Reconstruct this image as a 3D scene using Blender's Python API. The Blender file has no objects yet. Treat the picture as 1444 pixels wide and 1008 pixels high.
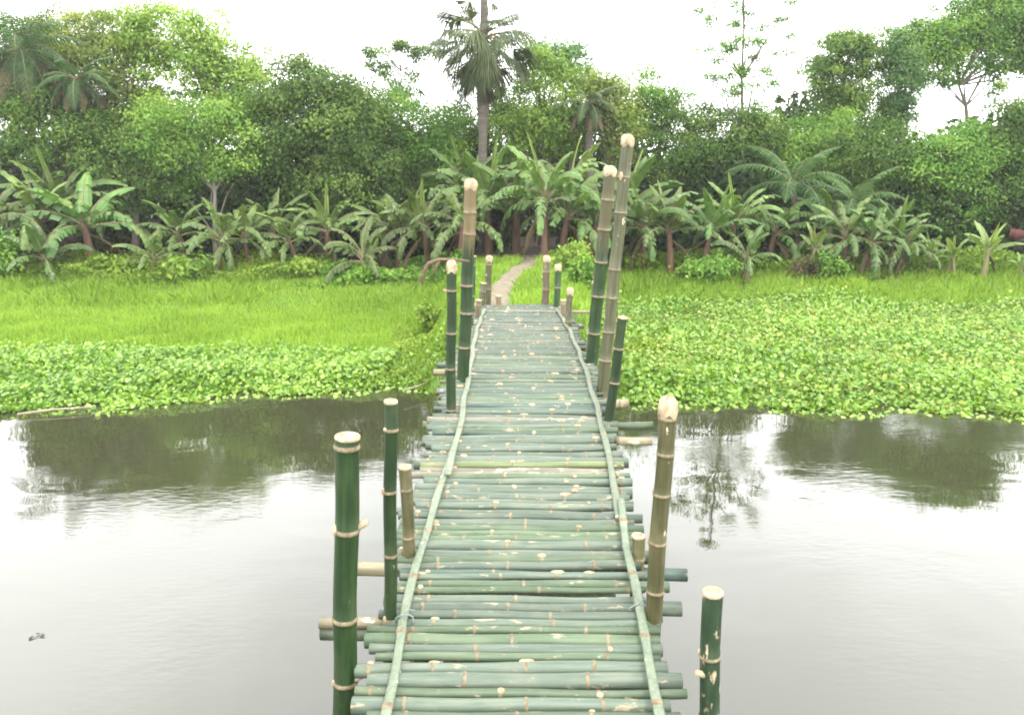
import bpy, math, random
import numpy as np
from mathutils import Vector, Matrix, Quaternion

rng = np.random.default_rng(11)
random.seed(5)
R = math.radians
scene = bpy.context.scene
col = scene.collection

# ------------------------------------------------------------------ camera
F, CX, CY = 1150.0, 722.0, 504.0
CAM = Vector((0, 0, 2.85))
PITCH, YAW = R(13.64), 13.0 / 1150
cam_d = bpy.data.cameras.new('camera')
cam = bpy.data.objects.new('camera', cam_d)
col.objects.link(cam)
cam.location = CAM
cam.rotation_euler = (math.pi / 2 - PITCH, 0, YAW)
cam_d.sensor_width = 36
cam_d.lens = F / 1444 * 36
cam_d.clip_end = 3000
cam_d.clip_start = 0.05
scene.camera = cam
ROT = cam.rotation_euler.to_matrix()


def ray(u, v):
    return ROT @ Vector(((u - CX) / F, -(v - CY) / F, -1.0))


def on_z(u, v, z):
    d = ray(u, v)
    return CAM + d * ((z - CAM.z) / d.z)


def at_y(u, v, y):
    d = ray(u, v)
    return CAM + d * (y / d.y)


def px_m(y):
    return y / F            # metres per photo pixel at that distance (roughly)


# ------------------------------------------------------------------ mesh helpers
class MB:
    def __init__(s):
        s.v, s.f, s.m, s.t = [], [], [], []

    def vert(s, p, t=0.5):
        s.v.append((p[0], p[1], p[2])); s.t.append(t)
        return len(s.v) - 1

    def face(s, idx, m=0):
        s.f.append(tuple(idx)); s.m.append(m)

    def quad(s, a, b, c, d, m=0, t=0.5):
        i = [s.vert(p, t) for p in (a, b, c, d)]
        s.face(i, m)

    def tube(s, pts, rad, seg=8, m=0, cap=True, t=0.5, flat=1.0, mats=None):
        pts = [Vector(p) for p in pts]
        n = len(pts)
        if not hasattr(rad, '__len__'):
            rad = [rad] * n
        rings = []
        up = None
        for i in range(n):
            d = (pts[min(i + 1, n - 1)] - pts[max(i - 1, 0)]).normalized()
            if up is None:
                up = d.orthogonal().normalized() if flat == 1.0 else Vector((0, 0, 1))
            up = (up - d * up.dot(d)).normalized()
            sd = d.cross(up)
            rings.append([s.vert(pts[i] + (sd * math.cos(2 * math.pi * k / seg) + up * flat * math.sin(2 * math.pi * k / seg)) * rad[i], t)
                          for k in range(seg)])
        for i in range(n - 1):
            mm = mats[i] if mats else m
            for k in range(seg):
                s.face((rings[i][k], rings[i][(k + 1) % seg], rings[i + 1][(k + 1) % seg], rings[i + 1][k]), mm)
        if cap:
            s.face(rings[0][::-1], m); s.face(rings[-1], m)

    def build(s, name, mats, parent=None, smooth=True):
        me = bpy.data.meshes.new(name)
        me.from_pydata(s.v, [], s.f)
        for mt in (mats if isinstance(mats, (list, tuple)) else [mats]):
            me.materials.append(mt)
        me.polygons.foreach_set('material_index', s.m)
        if smooth:
            me.polygons.foreach_set('use_smooth', [True] * len(s.f))
        a = me.attributes.new('tint', 'FLOAT', 'POINT')
        a.data.foreach_set('value', s.t)
        me.update()
        return link(name, me, parent)


def link(name, data, parent=None):
    o = bpy.data.objects.new(name, data)
    col.objects.link(o)
    o.parent = parent
    return o


def quads_mesh(name, V, tint, mat, parent=None, k=4):
    n = V.shape[0]
    me = bpy.data.meshes.new(name)
    me.vertices.add(n * k); me.loops.add(n * k); me.polygons.add(n)
    me.vertices.foreach_set('co', V.reshape(-1).astype(np.float32))
    me.loops.foreach_set('vertex_index', np.arange(n * k, dtype=np.int32))
    me.polygons.foreach_set('loop_start', np.arange(0, n * k, k, dtype=np.int32))
    me.polygons.foreach_set('loop_total', np.full(n, k, dtype=np.int32))
    me.materials.append(mat)
    a = me.attributes.new('tint', 'FLOAT', 'POINT')
    a.data.foreach_set('value', np.repeat(tint, k).astype(np.float32))
    me.update(); me.validate()
    return link(name, me, parent)


def unit(a):
    return a / np.maximum(np.linalg.norm(a, axis=1, keepdims=True), 1e-6)


def leaf_quads(P, N, size, aspect, droop=0.4):
    n = len(P)
    t = rng.normal(size=(n, 3)); t[:, 2] -= droop
    t -= N * np.sum(t * N, axis=1, keepdims=True); t = unit(t)
    b = np.cross(N, t)
    s = size[:, None]
    fold = N * s * 0.12
    return np.stack([P - t * s * .5, P + b * s * aspect * .5 + fold - t * s * .08, P + t * s * .5 - N * s * .1,
                     P - b * s * aspect * .5 + fold - t * s * .08], axis=1)


def tag(o, label=None, cat=None, group=None, kind=None):
    if label: o['label'] = label
    if cat: o['category'] = cat
    if group: o['group'] = group
    if kind: o['kind'] = kind
    return o


def empty(name, loc, rz=0.0):
    o = link(name, None)
    o.location = loc
    o.rotation_euler = (0, 0, rz)
    o.empty_display_size = 0.2
    return o


def copy_tree(o, parent=None):
    c = o.copy(); col.objects.link(c); c.parent = parent
    for ch in list(o.children):
        copy_tree(ch, c)
    return c


# ------------------------------------------------------------------ materials
def new_mat(name):
    m = bpy.data.materials.new(name)
    m.use_nodes = True
    nt = m.node_tree
    return m, nt, nt.nodes['Principled BSDF'], nt.nodes['Material Output']


def nd(nt, typ, **kw):
    n = nt.nodes.new(typ)
    for k, v in kw.items():
        if k.startswith('i_'):
            key = k[2:]
            n.inputs[int(key) if key.isdigit() else key].default_value = v
        else:
            setattr(n, k, v)
    return n


def ramp(nt, stops, fac=None, interp='LINEAR'):
    r = nt.nodes.new('ShaderNodeValToRGB')
    r.color_ramp.interpolation = interp
    els = r.color_ramp.elements
    while len(els) < len(stops):
        els.new(0.5)
    for e, (p, c) in zip(els, stops):
        e.position = p
        e.color = (*c, 1) if hasattr(c, '__len__') else (c, c, c, 1)
    if fac is not None:
        nt.links.new(fac, r.inputs[0])
    return r


def mixc(nt, fac, a, b, mode='MIX'):
    m = nd(nt, 'ShaderNodeMix', data_type='RGBA', blend_type=mode)
    for s, val in ((0, fac), (6, a), (7, b)):
        if hasattr(val, 'links') or hasattr(val, 'is_linked'):
            nt.links.new(val, m.inputs[s])
        elif s == 0:
            m.inputs[0].default_value = val
        else:
            m.inputs[s].default_value = (*val, 1)
    return m.outputs[2]


def mathn(nt, op, a, b=None, c=None, clamp=False):
    m = nd(nt, 'ShaderNodeMath', operation=op, use_clamp=clamp)
    for i, v in enumerate((a, b, c)):
        if v is None: continue
        if hasattr(v, 'is_linked'): nt.links.new(v, m.inputs[i])
        else: m.inputs[i].default_value = v
    return m.outputs[0]


def leaf_mat(name, dark, mid, light, trans=0.36, rough=0.55, spec=0.14, objvar=0.25, noise=3.0):
    m, nt, p, out = new_mat(name)
    at = nd(nt, 'ShaderNodeAttribute', attribute_name='tint')
    geo = nd(nt, 'ShaderNodeNewGeometry')
    nz = nd(nt, 'ShaderNodeTexNoise', i_Scale=noise, i_Detail=2.0)
    nt.links.new(geo.outputs['Position'], nz.inputs['Vector'])
    f = mathn(nt, 'ADD', at.outputs['Fac'], mathn(nt, 'MULTIPLY', mathn(nt, 'SUBTRACT', nz.outputs['Fac'], 0.5), 0.7))
    r = ramp(nt, [(0.0, dark), (0.5, mid), (1.0, light)], f)
    oi = nd(nt, 'ShaderNodeObjectInfo')
    v = mathn(nt, 'ADD', mathn(nt, 'MULTIPLY', oi.outputs['Random'], objvar), 1 - objvar * .5)
    hs = nd(nt, 'ShaderNodeHueSaturation')
    nt.links.new(r.outputs[0], hs.inputs['Color'])
    nt.links.new(v, hs.inputs['Value'])
    if objvar >= .3:
        wn = nd(nt, 'ShaderNodeTexWhiteNoise', noise_dimensions='1D'); nt.links.new(oi.outputs['Random'], wn.inputs['W'])
        nt.links.new(mathn(nt, 'SUBTRACT', .508, mathn(nt, 'MULTIPLY', wn.outputs['Value'], .035)), hs.inputs['Hue'])
    c = hs.outputs[0]
    nt.links.new(c, p.inputs['Base Color'])
    p.inputs['Roughness'].default_value = rough
    p.inputs['Specular IOR Level'].default_value = spec
    tr = nd(nt, 'ShaderNodeBsdfTranslucent')
    warm = mixc(nt, 1.0, c, (1.15, 1.15, 0.6), 'MULTIPLY')
    nt.links.new(warm, tr.inputs['Color'])
    mx = nd(nt, 'ShaderNodeMixShader', i_0=trans)
    nt.links.new(p.outputs[0], mx.inputs[1]); nt.links.new(tr.outputs[0], mx.inputs[2])
    nt.links.new(mx.outputs[0], out.inputs['Surface'])
    return m


def bark_mat(name, a, b, scale=6.0, stretch=(1, 1, .3)):
    m, nt, p, out = new_mat(name)
    tc = nd(nt, 'ShaderNodeNewGeometry')
    mp = nd(nt, 'ShaderNodeMapping'); mp.inputs['Scale'].default_value = stretch
    nt.links.new(tc.outputs['Position'], mp.inputs['Vector'])
    nz = nd(nt, 'ShaderNodeTexNoise', i_Scale=scale, i_Detail=6.0, i_Roughness=0.7)
    nt.links.new(mp.outputs[0], nz.inputs['Vector'])
    r = ramp(nt, [(0.3, a), (0.7, b)], nz.outputs['Fac'])
    nt.links.new(r.outputs[0], p.inputs['Base Color'])
    p.inputs['Roughness'].default_value = 0.85
    bp = nd(nt, 'ShaderNodeBump', i_Strength=0.6, i_Distance=0.02)
    nt.links.new(nz.outputs['Fac'], bp.inputs['Height']); nt.links.new(bp.outputs[0], p.inputs['Normal'])
    return m


def culm_mat(name, ca, cb, cc, scar=0.62, scarcol=(.62, .55, .40), rough=0.42, scarw=0.04, coat=0.0, upper=None):
    """bamboo skin: local Z is the axis of the culm"""
    m, nt, p, out = new_mat(name)
    tc = nd(nt, 'ShaderNodeTexCoord')
    oi = nd(nt, 'ShaderNodeObjectInfo')
    off = nd(nt, 'ShaderNodeVectorMath', operation='SCALE')
    off.inputs[0].default_value = (37.0, 53.0, 71.0)
    nt.links.new(oi.outputs['Random'], off.inputs['Scale'])
    add = nd(nt, 'ShaderNodeVectorMath', operation='ADD')
    nt.links.new(tc.outputs['Object'], add.inputs[0]); nt.links.new(off.outputs[0], add.inputs[1])

    def noise(sc, scale, det=3.0, rg=.55):
        mp = nd(nt, 'ShaderNodeMapping'); mp.inputs['Scale'].default_value = sc
        nt.links.new(add.outputs[0], mp.inputs['Vector'])
        n = nd(nt, 'ShaderNodeTexNoise', i_Scale=scale, i_Detail=det, i_Roughness=rg)
        nt.links.new(mp.outputs[0], n.inputs['Vector'])
        return n.outputs['Fac']
    streak = noise((17, 17, 1.0), 3.0, 5.0, .65)
    blotch = noise((3, 3, 1.6), 3.0, 4.0)
    base = ramp(nt, [(0.28, ca), (0.5, cb), (0.75, cc)], streak).outputs[0]
    hs = nd(nt, 'ShaderNodeHueSaturation')
    nt.links.new(base, hs.inputs['Color'])
    nt.links.new(mathn(nt, 'ADD', mathn(nt, 'MULTIPLY', oi.outputs['Random'], .45), .78), hs.inputs['Value'])
    nt.links.new(mathn(nt, 'ADD', mathn(nt, 'MULTIPLY', blotch, .04), .48), hs.inputs['Hue'])
    c = hs.outputs[0]
    c = mixc(nt, mathn(nt, 'MULTIPLY', ramp(nt, [(0.5, 0.), (0.75, 1.)], blotch).outputs[0], 0.35), c, (cc[0] * 1.25 + .05, cc[1] * 1.1 + .04, cc[2] + .03))
    sc = noise((7, 7, 2.6), 4.0, 4.0, .6)
    sm = ramp(nt, [(scar, 0.), (scar + scarw, 1.)], sc).outputs[0]
    c = mixc(nt, sm, c, scarcol)
    dk = ramp(nt, [(0.66, 0.), (0.8, .6)], noise((9, 9, 1.0), 5.0, 5.0)).outputs[0]
    c = mixc(nt, dk, c, (.07, .065, .045))
    if upper:
        h0, h1, uc = upper
        sx = nd(nt, 'ShaderNodeSeparateXYZ'); nt.links.new(tc.outputs['Object'], sx.inputs[0])
        zz = mathn(nt, 'ADD', sx.outputs['Z'], mathn(nt, 'MULTIPLY', mathn(nt, 'SUBTRACT', streak, .5), 0.5))
        mr = nd(nt, 'ShaderNodeMapRange'); mr.inputs[1].default_value = h0; mr.inputs[2].default_value = h1
        nt.links.new(zz, mr.inputs[0])
        uu = ramp(nt, [(0.3, [k * .75 for k in uc]), (0.7, [k * 1.15 for k in uc])], streak).outputs[0]
        c = mixc(nt, mr.outputs[0], c, uu)
    nt.links.new(c, p.inputs['Base Color'])
    nt.links.new(mathn(nt, 'ADD', mathn(nt, 'ADD', mathn(nt, 'MULTIPLY', sm, .4), rough), mathn(nt, 'MULTIPLY', blotch, .15)), p.inputs['Roughness'])
    p.inputs['Specular IOR Level'].default_value = .32
    bp = nd(nt, 'ShaderNodeBump', i_Strength=0.25, i_Distance=0.004)
    nt.links.new(streak, bp.inputs['Height']); nt.links.new(bp.outputs[0], p.inputs['Normal'])
    return m


def plain_noise(name, a, b, scale=20, rough=.8):
    m, nt, p, out = new_mat(name)
    tc = nd(nt, 'ShaderNodeNewGeometry')
    nz = nd(nt, 'ShaderNodeTexNoise', i_Scale=scale, i_Detail=5.0)
    nt.links.new(tc.outputs['Position'], nz.inputs['Vector'])
    r = ramp(nt, [(0.3, a), (0.7, b)], nz.outputs['Fac'])
    nt.links.new(r.outputs[0], p.inputs['Base Color'])
    p.inputs['Roughness'].default_value = rough
    return m


M = {}
M['node'] = plain_noise('bamboo_node', (.09, .068, .038), (.23, .187, .11), 45)
M['cut'] = plain_noise('bamboo_cut', (.20, .14, .08), (.44, .365, .235), 30)
M['hollow'] = plain_noise('bamboo_hollow', (.10, .08, .05), (.25, .2, .13), 40)
M['strip'] = culm_mat('bamboo_strip', (0.0850, 0.1131, 0.0731), (0.1318, 0.1653, 0.1118), (0.1870, 0.2132, 0.1548), .66)
DECK = [culm_mat('deck_bluegreen', (0.0502, 0.0734, 0.0533), (0.0804, 0.1055, 0.0769), (0.1221, 0.1463, 0.1120), .622, (.28,.235,.16), scarw=.05),
        culm_mat('deck_green', (0.0439, 0.0714, 0.0399), (0.0719, 0.1057, 0.0604), (0.1131, 0.1453, 0.0891), .625, (.28,.235,.16), scarw=.05),
        culm_mat('deck_yellow', (0.0750, 0.1013, 0.0413), (0.1200, 0.1500, 0.0638), (0.1800, 0.1950, 0.1050), .64, (.42,.36,.25)),
        culm_mat('deck_straw', (0.0900, 0.0900, 0.0638), (0.1350, 0.1312, 0.0975), (0.2025, 0.1875, 0.1425), .62, (.42,.36,.26)),
        culm_mat('deck_dark', (0.0315, 0.0522, 0.0414), (0.0540, 0.0855, 0.0675), (0.0900, 0.1260, 0.0990), .66, (.38,.32,.22), scarw=.02)]
GREEN = dict(ca=(.004, .014, .003), cb=(.009, .026, .005), cc=(.022, .046, .012))

# leaves
M['lf_dark'] = leaf_mat('leaves_dark', (0.0261, 0.0591, 0.0129), (0.0787, 0.1555, 0.0283), (0.2048, 0.2954, 0.0579))
M['lf_mango'] = leaf_mat('leaves_mango', (0.0229, 0.0496, 0.0115), (0.0657, 0.1273, 0.0257), (0.1805, 0.2559, 0.0539))
M['lf_olive'] = leaf_mat('leaves_olive', (0.0660, 0.1045, 0.0238), (0.1530, 0.2200, 0.0475), (0.3270, 0.3775, 0.0884))
M['lf_mid'] = leaf_mat('leaves_mid', (0.0383, 0.0954, 0.0169), (0.1179, 0.2434, 0.0395), (0.2708, 0.4112, 0.0777))
M['lf_bright'] = leaf_mat('leaves_bright', (0.0634, 0.1273, 0.0231), (0.1652, 0.2831, 0.0462), (0.3472, 0.4664, 0.0924), trans=.4)
M['lf_lime'] = leaf_mat('leaves_lime', (0.080, 0.148, 0.024), (0.186, 0.308, 0.048), (0.346, 0.444, 0.097), trans=.4)
M['lf_blue'] = leaf_mat('leaves_blue', (0.0293, 0.0767, 0.0220), (0.0823, 0.1827, 0.0533), (0.1918, 0.3014, 0.0940))
M['lf_woods'] = leaf_mat('leaves_woods', (.012, .028, .010), (.028, .055, .018), (.055, .09, .03))  # kept very dark: shadow between the crowns is put into the leaf colour
M['banana'] = leaf_mat('banana_leaf', (0.0431, 0.0944, 0.0205), (0.0882, 0.1688, 0.0384), (0.2014, 0.3222, 0.0686), trans=.3, rough=.4, spec=.4, objvar=.5)
M['banana_lt'] = leaf_mat('banana_leaf_light', (.08, .16, .04), (.16, .28, .07), (.30, .42, .07), trans=.35, rough=.38, spec=.5, objvar=.3)
M['dead'] = leaf_mat('dead_leaf', (0.0228, 0.0185, 0.0094), (0.0570, 0.0437, 0.0216), (0.1064, 0.0882, 0.0432), trans=.15, rough=.8, spec=.2)
M['palm'] = leaf_mat('palm_leaf', (0.0190, 0.0403, 0.0126), (0.0427, 0.0782, 0.0252), (0.0950, 0.1380, 0.0540), trans=.2, spec=.2, rough=.6)
M['fan'] = leaf_mat('fan_leaf', (.028, .048, .02), (.068, .098, .04), (.15, .17, .08), trans=.2, spec=.25, rough=.55)
M['coco'] = leaf_mat('coconut_leaf', (0.0145, 0.0399, 0.0107), (0.0339, 0.0821, 0.0214), (0.0767, 0.1482, 0.0421), trans=.2, spec=.2, rough=.6)
M['hyac'] = leaf_mat('hyacinth_leaf', (0.0636, 0.1430, 0.0119), (0.1329, 0.2682, 0.0198), (0.3004, 0.4291, 0.0743), trans=.3, rough=.33, spec=.5, objvar=0)
M['hyac_o'] = leaf_mat('hyacinth_leaf_old', (0.0974, 0.1336, 0.0225), (0.1948, 0.2672, 0.0449), (0.3410, 0.3562, 0.1122), trans=.3, rough=.5, objvar=0)
M['grass'] = leaf_mat('grass_blade', (0.1381, 0.2325, 0.0270), (0.2300, 0.3708, 0.0449), (0.3335, 0.4776, 0.0785), trans=.4, rough=.5, spec=.3, objvar=0, noise=1.2)
M['weed'] = leaf_mat('weed_leaf', (.09, .155, .02), (.165, .26, .035), (.26, .36, .06), trans=.35, objvar=0)
M['bark'] = bark_mat('bark', (.05, .042, .032), (.13, .11, .085))
M['bark_pale'] = bark_mat('bark_pale', (.10, .09, .07), (.24, .21, .17))
M['pstem'] = bark_mat('banana_stem', (.06, .035, .022), (.15, .08, .05), 9)
M['pstem_g'] = bark_mat('banana_stem_green', (.08, .07, .03), (.20, .19, .09), 9)
M['palmbark'] = bark_mat('palm_bark', (.045, .037, .03), (.12, .10, .08), 10, (.4, .4, 2.5))
M['orange'] = plain_noise('orange_stalk', (.26, .14, .04), (.38, .24, .09), 10)
M['twig'] = plain_noise('dry_twig', (.075, .048, .028), (.16, .11, .065), 30)
M['wire'] = plain_noise('tie_wire', (.11, .14, .13), (.18, .21, .20), 40, .45)
M['red'] = plain_noise('red_cloth', (.05, .010, .008), (.085, .016, .012), 15)

# ------------------------------------------------------------------ terrain
sh_px = [(-500, 600), (0, 583), (150, 572), (300, 560), (430, 549), (560, 546), (640, 548), (760, 552), (880, 560), (1000, 568), (1150, 574), (1444, 580), (2000, 585)]
sh = [on_z(u, v, 0.0) for u, v in sh_px]
SHX, SHY = np.array([p.x for p in sh]), np.array([p.y for p in sh])


def sstep(a, b, x):
    t = np.clip((x - a) / (b - a), 0, 1)
    return t * t * (3 - 2 * t)


def shore(x):
    return np.interp(x, SHX, SHY) + 0.10 * np.sin(x * 3.1) + .07 * np.sin(x * 7.3 + 1)


def wob(x, y):
    return (np.sin(x * 1.7 + y * .6) * np.cos(y * 1.3 - x * .4) + .5 * np.sin(x * 3.9 - y * 2.7)) * .035


PATH_PX = [(703, 433), (703, 420), (708, 405), (718, 393), (733, 381), (748, 370), (752, 362)]


def gz(x, y):
    x = np.asarray(x, float); y = np.asarray(y, float)
    s = y - shore(x)
    land = 0.08 * sstep(0, .5, s) + 0.42 * sstep(14.6, 17.5, y)
    z = np.where(s < 0, np.maximum(-1.0, s * .8 - .02), land)
    w = 0.78 + .35 * sstep(11, 15, y)
    e = (1 - sstep(w, w + np.where(x < 0, .6, .7), np.abs(x))) * sstep(9.5, 10.35, y)
    z = z + e * np.maximum(0, .94 - .02 * (y - 10) - z) * np.where(s < -.3, 0, 1)
    z = z + np.where(s > .1, wob(x, y), 0)
    return np.where(y < -14, 1.0 * sstep(-14, -18, y) - 1.0 * (1 - sstep(-14, -18, y)), z)


xs = np.concatenate([[-600, -250, -120, -60, -40], np.linspace(-30, 30, 241), [40, 60, 120, 250, 600]])
ys = np.concatenate([[-400, -150, -60, -30, -18, -16, -14, -10], np.linspace(-5, 8, 14), np.linspace(8.2, 24, 110), [26, 30, 40, 60, 100, 200, 400, 900]])
XX, YY = np.meshgrid(xs, ys)
ZZ = gz(XX, YY)
me = bpy.data.meshes.new('ground')
nx, ny = len(xs), len(ys)
idx = np.arange(nx * ny).reshape(ny, nx)
fc = np.stack([idx[:-1, :-1], idx[:-1, 1:], idx[1:, 1:], idx[1:, :-1]], -1).reshape(-1, 4)
me.from_pydata(np.stack([XX, YY, ZZ], -1).reshape(-1, 3).tolist(), [], fc.tolist())
me.polygons.foreach_set('use_smooth', [True] * len(fc))
m, nt, p, out = new_mat('ground_soil')
geo = nd(nt, 'ShaderNodeNewGeometry')
sx = nd(nt, 'ShaderNodeSeparateXYZ'); nt.links.new(geo.outputs['Position'], sx.inputs[0])
n1 = nd(nt, 'ShaderNodeTexNoise', i_Scale=1.3, i_Detail=6.0); nt.links.new(geo.outputs['Position'], n1.inputs['Vector'])
n2 = nd(nt, 'ShaderNodeTexNoise', i_Scale=14.0, i_Detail=5.0); nt.links.new(geo.outputs['Position'], n2.inputs['Vector'])
gcol = ramp(nt, [(.3, (.05, .10, .016)), (.55, (.09, .17, .024)), (.75, (.13, .23, .035))], n2.outputs['Fac']).outputs[0]
scol = ramp(nt, [(.3, (.030, .021, .013)), (.7, (.085, .060, .038))], n2.outputs['Fac']).outputs[0]
yy = mathn(nt, 'ADD', sx.outputs['Y'], mathn(nt, 'MULTIPLY', n1.outputs['Fac'], 3.0))
mr = nd(nt, 'ShaderNodeMapRange'); mr.inputs[1].default_value = 17.3; mr.inputs[2].default_value = 18.4
nt.links.new(yy, mr.inputs[0])
c = mixc(nt, mr.outputs[0], gcol, scol)
nt.links.new(c, p.inputs['Base Color']); p.inputs['Roughness'].default_value = .9
bp = nd(nt, 'ShaderNodeBump', i_Strength=.5, i_Distance=.03)
nt.links.new(n2.outputs['Fac'], bp.inputs['Height']); nt.links.new(bp.outputs[0], p.inputs['Normal'])
me.materials.append(m)
tag(link('ground', me), kind='structure')

# path
pp = []
for u, v in PATH_PX:
    q = on_z(u, v, .9)
    for _ in range(8):
        q = on_z(u, v, float(gz(q.x, q.y)))
    pp.append(q)
PX, PY = np.array([q.x for q in pp]), np.array([q.y for q in pp])
PX = np.append(PX, PX[-1] + .5); PY = np.append(PY, PY[-1] + .5)


def pathx(y):
    return np.interp(y, PY, PX)


mb = MB()
prev = None
for y in np.arange(PY[0] - .2, PY[-1], .18):
    cx_ = float(pathx(y)); hw = .16 + .03 * math.sin(y * 5) + .05 * max(0, (y - 12) / 5)
    row = []
    for k in range(7):
        x = cx_ + (k / 3 - 1) * hw * (1 + .12 * math.sin(y * 9 + k))
        row.append(mb.vert((x, y, float(gz(x, y)) + .03 - (.035 if k in (0, 6) else 0))))
    if prev:
        for k in range(6):
            mb.face((prev[k], prev[k + 1], row[k + 1], row[k]))
    prev = row
tag(mb.build('path', plain_noise('path_dirt', (.115, .093, .06), (.205, .17, .115), 9, .95)), kind='structure')

# ------------------------------------------------------------------ water
me = bpy.data.meshes.new('water')
me.from_pydata([(-600, -60, 0), (600, -60, 0), (600, 13, 0), (-600, 13, 0)], [], [(0, 1, 2, 3)])
m, nt, p, out = new_mat('river_water')
p.inputs['Base Color'].default_value = (.032, .034, .017, 1)
p.inputs['Roughness'].default_value = .012
p.inputs['IOR'].default_value = 1.75
geo = nd(nt, 'ShaderNodeNewGeometry')
hs_ = []
for sc, scale, det, dist in (((1, 2.6, 1), 8.0, 3.0, 0), ((.7, 1.1, 1), 1.1, 2.0, .5)):
    mp = nd(nt, 'ShaderNodeMapping'); mp.inputs['Scale'].default_value = sc
    mp.inputs['Rotation'].default_value = (0, 0, R(-20))
    nt.links.new(geo.outputs['Position'], mp.inputs['Vector'])
    n = nd(nt, 'ShaderNodeTexNoise', i_Scale=scale, i_Detail=det, i_Distortion=dist)
    nt.links.new(mp.outputs[0], n.inputs['Vector'])
    hs_.append(n.outputs['Fac'])
# ripples come in patches, as breaths of wind
pn = nd(nt, 'ShaderNodeTexNoise', i_Scale=.55, i_Detail=2.0); nt.links.new(geo.outputs['Position'], pn.inputs['Vector'])
patch = ramp(nt, [(.48, .06), (.66, 1.0)], pn.outputs['Fac']).outputs[0]
h = mathn(nt, 'ADD', mathn(nt, 'MULTIPLY', mathn(nt, 'MULTIPLY', hs_[0], patch), .30), hs_[1])
bp = nd(nt, 'ShaderNodeBump', i_Strength=.06, i_Distance=.10)
nt.links.new(h, bp.inputs['Height']); nt.links.new(bp.outputs[0], p.inputs['Normal'])
me.materials.append(m)
tag(link('water', me), kind='structure')

# ------------------------------------------------------------------ bridge
DKY = [0.5, 2.6, 3.1, 3.6, 4.2, 5.5, 6.3, 7.2, 8.6, 10.4]
DKZ = [.80, .865, .93, .99, 1.05, 1.115, 1.125, 1.12, 1.09, 1.03]


def deckz(y):
    return float(np.interp(y, DKY, DKZ))


def deck_hit(u, v, dz=0.0):
    d = ray(u, v)
    best = None
    for k in range(4000):
        y = 1.0 + k * .003
        q = CAM + d * (y / d.y)
        if q.z <= deckz(y) + dz:
            return q
    return CAM + d * (10.4 / d.y)


def culm(name, L, r0, r1, parent=None, mats=None, seg=12, gap=(.22, .38), bend=0.0, z0=0.0, capends=True, hollow=.4, nodes=None, node_r=1.09, knob=0.0):
    """a bamboo culm along local Z from z0 to z0+L"""
    if nodes is None:
        nodes = []
        z = random.uniform(.05, .25)
        while z < L - .03:
            nodes.append(z); z += random.uniform(*gap)
    ph = random.uniform(0, 6.28)
    prof = [(0, 1, 0)]
    for z in nodes:
        if z - .02 < prof[-1][0] + .012 or z + .02 > L: continue
        w = .008 if r0 < .05 else .011
        prof += [(z - w * 2.2, 1.0, 0), (z - w * .6, 1.02, 1), (z - .001, node_r, 1), (z + w * .5, node_r * .985, 2), (z + w * 1.1, 1.0, 0)]
        # a gentle swell between nodes
    prof.append((L, 1, 0))
    mid = []
    for a, b in zip(prof, prof[1:]):
        mid.append(a)
        if b[0] - a[0] > .12:
            for q in (.25, .5, .75):
                mid.append((a[0] + (b[0] - a[0]) * q, .985 if q == .5 else .99, 0))
    mid.append(prof[-1])
    mb = MB()
    rings = []
    for z, k, mk in mid:
        t = z / L
        r = (r0 + (r1 - r0) * t) * k
        ox = bend * math.sin(math.pi * t) * math.cos(ph) + .003 * math.sin(z * 9 + ph)
        oy = bend * math.sin(math.pi * t) * math.sin(ph)
        rings.append([mb.vert((ox + r * math.cos(6.2832 * q / seg), oy + r * math.sin(6.2832 * q / seg), z0 + z)) for q in range(seg)])
    for i in range(len(rings) - 1):
        mk = 1 if (mid[i][2] == 1 or (mid[i][2] == 2)) else 0
        for q in range(seg):
            mb.face((rings[i][q], rings[i][(q + 1) % seg], rings[i + 1][(q + 1) % seg], rings[i + 1][q]), mk)
    # trimmed side branches leave small pale scars at the joints
    for z in nodes:
        if random.random() > knob or z > L - .03: continue
        t = z / L
        r = (r0 + (r1 - r0) * t)
        th = math.pi + random.uniform(-1.0, 1.0)
        nx_, ny_ = math.cos(th), math.sin(th)
        bx = bend * math.sin(math.pi * t) * math.cos(ph) + .003 * math.sin(z * 9 + ph); by = bend * math.sin(math.pi * t) * math.sin(ph)
        kr = random.uniform(.008, .016)
        st = random.uniform(1.0, 2.6)
        rr_ = []
        for hgt, kk in ((-.006, 1.0), (.004, .92), (.008, .55)):
            rr_.append([mb.vert((bx + nx_ * (r + hgt) - ny_ * kr * kk * math.cos(q * 1.0472), by + ny_ * (r + hgt) + nx_ * kr * kk * math.cos(q * 1.0472),
                                 z0 + z + .006 + kr * kk * st * math.sin(q * 1.0472))) for q in range(6)])
        for a_, b_ in zip(rr_, rr_[1:]):
            for q in range(6):
                mb.face((a_[q], a_[(q + 1) % 6], b_[(q + 1) % 6], b_[q]), 2)
        mb.face(rr_[-1], 2)
    if capends:
        for ring, sgn in ((rings[0], -1), (rings[-1], 1)):
            cen = sum((Vector(mb.v[i]) for i in ring), Vector()) / seg
            inner = [mb.vert(cen + (Vector(mb.v[i]) - cen) * .72) for i in ring]
            deep = random.random() < hollow
            deepv = [mb.vert(Vector(mb.v[i]) + Vector((0, 0, -sgn * (.03 if deep else .004)))) for i in inner]
            for q in range(seg):
                a = (ring[q], ring[(q + 1) % seg], inner[(q + 1) % seg], inner[q])
                mb.face(a if sgn < 0 else a[::-1], 2)
                a = (inner[q], inner[(q + 1) % seg], deepv[(q + 1) % seg], deepv[q])
                mb.face(a if sgn < 0 else a[::-1], 2)
            mb.face(deepv if sgn < 0 else deepv[::-1], 3 if deep else 2)
    return mb.build(name, mats, parent)


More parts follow.
